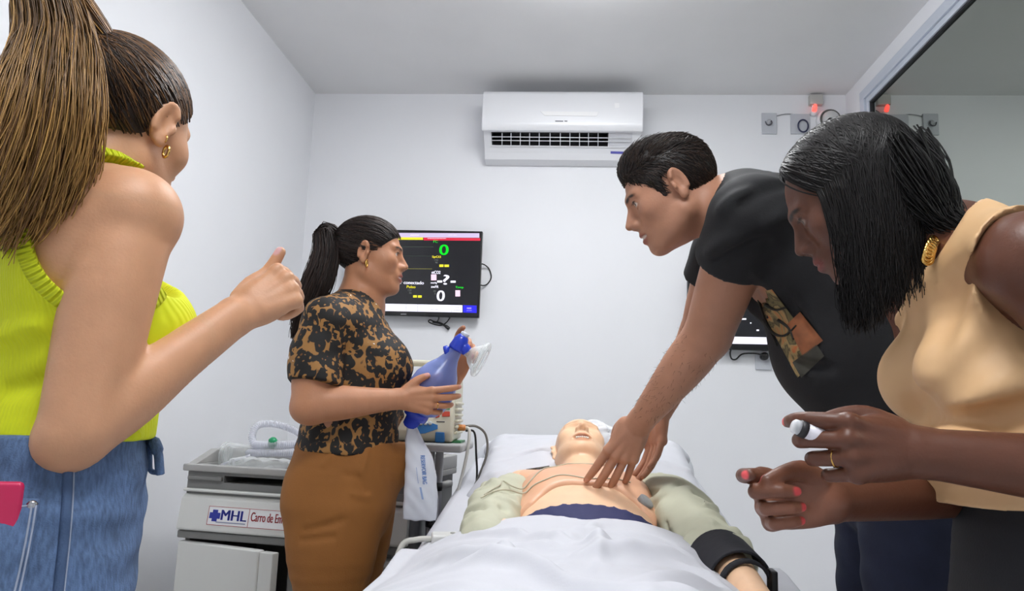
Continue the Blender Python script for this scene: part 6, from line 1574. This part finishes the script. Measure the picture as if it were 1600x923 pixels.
    for i, (px, w_) in enumerate([([(1420, 650), (1500, 632), (1600, 600)], .010), ([(1430, 668), (1520, 655), (1620, 640)], .008), ([(1450, 745), (1530, 728), (1620, 705)], .010), ([(1460, 772), (1540, 775), (1620, 795)], .010), ([(1448, 430), (1425, 490), (1405, 560)], .007), ([(1505, 420), (1480, 490), (1455, 560)], .007), ([(1480, 700), (1550, 715), (1620, 745)], .009), ([(1560, 530), (1490, 590), (1430, 640)], .007), ([(1425, 690), (1470, 690), (1530, 700)], .007)]):
        G.fold(px, .62, w_*.8, .042, 'u' if i % 2 == 0 else 's')
    G.plane(U(1500, 808, y=.92), (.12, 0, -1), k=.005)
    tp = obj('sleeveless_top', G.mesh(.005), bei, t)
    # trousers
    bk = mat('black_trousers', srgb(22, 23, 28), rough=.8, bump=.12, bscale=300, var=.1)
    J = Field(); c = lambda z, f=0., r=0.: V(PEL[0], PEL[1], z)+fwd*f+left*r
    J.chain([c(.97), c(.90, .0), c(.82, -.01), c(.74, -.01)], [.142, .160, .178, .17], [.108, .122, .136, .125], side=left, k=.02)
    for sx in (-1, 1): J.chain([c(.78, .0, sx*.088), c(.62, .01, sx*.092), c(.46, .01, sx*.09), c(.27, 0, sx*.09), c(.1, -.01, sx*.09)], [.10, .09, .066, .056, .05], k=.03)
    J.plane((0, 0, .965), (0, 0, 1), k=.004)
    jo = obj('trousers', J.mesh(.0065), bk, t)
    for nm, pts in (('gold_buckle', [(1455, 812), (1468, 824), (1476, 832), (1490, 834)]), ('gold_zip', [(1487, 808), (1489, 820), (1490, 834)])):
        pp = np.array([U(x, y, y=.80) for x, y in pts]); pp = J.drop(pp, (0, 1, 0), .002, maxd=.4); obj(nm, MB().tube(catmull(pp, 5), .0042, 8).vf, GOLD, jo)
    for sx in (-1, 1): shoe(c(0, -.02, sx*.1), fwd, shoem, t, L=.23)
    # gold chain at the neck
    ch = [U(1449, 408, y=.985), U(1452, 394, y=.985), U(1456, 382, y=.99), U(1462, 374, y=1.0)]
    pc_ = catmull(ch, 8)
    for i in range(0, len(pc_)-1, 3):
        a_ = pc_[i]; b_ = pc_[min(i+3, len(pc_)-1)]; m_ = (a_+b_)/2; d_ = unit(b_-a_); u_ = unit(np.cross(d_, (0, 1, 0)))
        obj('necklace_link', MB().tube([m_+.007*math.cos(a)*d_*.8+.006*math.sin(a)*u_ for a in np.linspace(0, 2*PI, 15)[:-1]], .0026, 6, closed=True).vf, GOLD, t)
    # hair: solid bob plus strands falling from the crown
    cA, cB = np.array(srgb(13, 11, 11)), np.array(srgb(30, 26, 26))
    hr = Field(); lo_ = np.array((.084, .106, .090))*s
    hr.ell(HC+(HR@V(0, -.014, .034))*s, lo_, HR, k=.01)
    hr.plane(HC+(HR@V(0, .066, .066))*s, HR@V(0, .135, -.06), k=.02)
    dw = V(0, 0, -1.)
    def curtain(F_, x, y0, y1, L_, r):
        for yy in np.linspace(y0, y1, 5):
            p0 = HC+(HR@V(x, yy, .03))*s; F_.chain([p0, p0+dw*L_*.5+(HR@V(x*.12, 0, 0)), p0+dw*L_+HR@V(0, 0, 0)*.0], [r, r*1.05, r*.7], k=.02, n=3)
    hv, hq = hr.mesh(.004); ho = obj('hair', (hv, hq), hairm, t, colors=np.tile(cA, (len(hv), 1)))
    rg = np.random.default_rng(11); K = 2600; M = 20; out = np.zeros((K, M, 3)); cen = np.array([0, -.014, .034])*s
    # roots along a centre parting, strands run over the skull then hang straight down
    P0 = HC+HR@cen
    for k in range(K):
        sx = 1 if rg.uniform() < .5 else -1
        py = rg.uniform(-.9, .72); a = np.array([sx*rg.uniform(.0, .25), py, math.sqrt(max(.05, 1-py*py))]); a /= np.linalg.norm(a)
        # end direction on the skull where the hair leaves it: to the side / back
        be = rg.uniform(-.95, .52); e_ = np.array([sx*math.sqrt(max(.02, 1-be*be)), be, -.12+.1*rg.normal()*.5]); e_ /= np.linalg.norm(e_)
        e_ = np.array([e_[0], be*.6+py*.4, e_[2]]); e_ /= np.linalg.norm(e_)
        om = math.acos(np.clip(a@e_, -1, 1)); t_ = np.linspace(0, 1, 11)[:, None]
        q_ = (np.sin((1-t_)*om)*a+np.sin(t_*om)*e_)/max(1e-6, math.sin(om)); sc = 1.01+.05*rg.uniform()
        pts = P0+(q_*lo_*sc)@HR.T
        # hang
        L_ = rg.uniform(.115, .182)+.02*(1-abs(be))-.02*max(0, be); end = pts[-1]; d_ = unit(pts[-1]-pts[-3]); hang = []
        for j in range(1, 10):
            w_ = j/9; hang.append(end+d_*.03*(1-math.exp(-2.5*w_))+dw*L_*w_+HR@V(-sx*.010*w_*w_, -.006*w_, 0)+.003*rg.normal(size=3)*w_)
        out[k] = np.vstack([pts, hang])
    w_ = rg.uniform(0, 1, (K, 1))**2.5; vf, cols = strands(out, .0016, .0005, cA*(1-w_)+cB*w_); obj('bob_strands', vf, hairm, ho, colors=cols)
    # back lock resting on the shoulder
    path = [HC+(HR@V(-.02, -.085, .03))*s, U(1432, 290, y=1.03), U(1472, 340, y=1.01), U(1512, 362, y=.985)]
    bs = bundle(path, [.045, .046, .028, .009], 620, 14, 31, .2, .003); vf, cols = strands(bs, .0014, .0007, np.tile(cA, (620, 1))); obj('back_lock', vf, hairm, ho, colors=cols)
    # syringe
    ax0, ax1 = U(1238, 664, y=.868), U(1306, 691, y=.872); d_ = unit(ax1-ax0); Ls = np.linalg.norm(ax1-ax0)
    sy = thing('syringe', 'white plastic syringe held between thumb and fingers', 'syringe', tuple(ax1))
    obj('barrel', MB().lathe(ax0+d_*.012, d_, [(0, .009), (Ls-.012, .009)], 18).vf, mat('syringe_white', srgb(226, 224, 232), rough=.25), sy)
    obj('stopper', MB().lathe(ax0+d_*.012, d_, [(-.004, .0095), (.004, .0098)], 18).vf, mat('rubber_black', srgb(34, 32, 36), rough=.5), sy)
    obj('tip_cap', MB().lathe(ax0, d_, [(0, .006), (.002, .008), (.008, .0085)], 18).vf, clear_plastic('tip_clear', (.9, .92, .95), .45, .1), sy)
bob_woman()
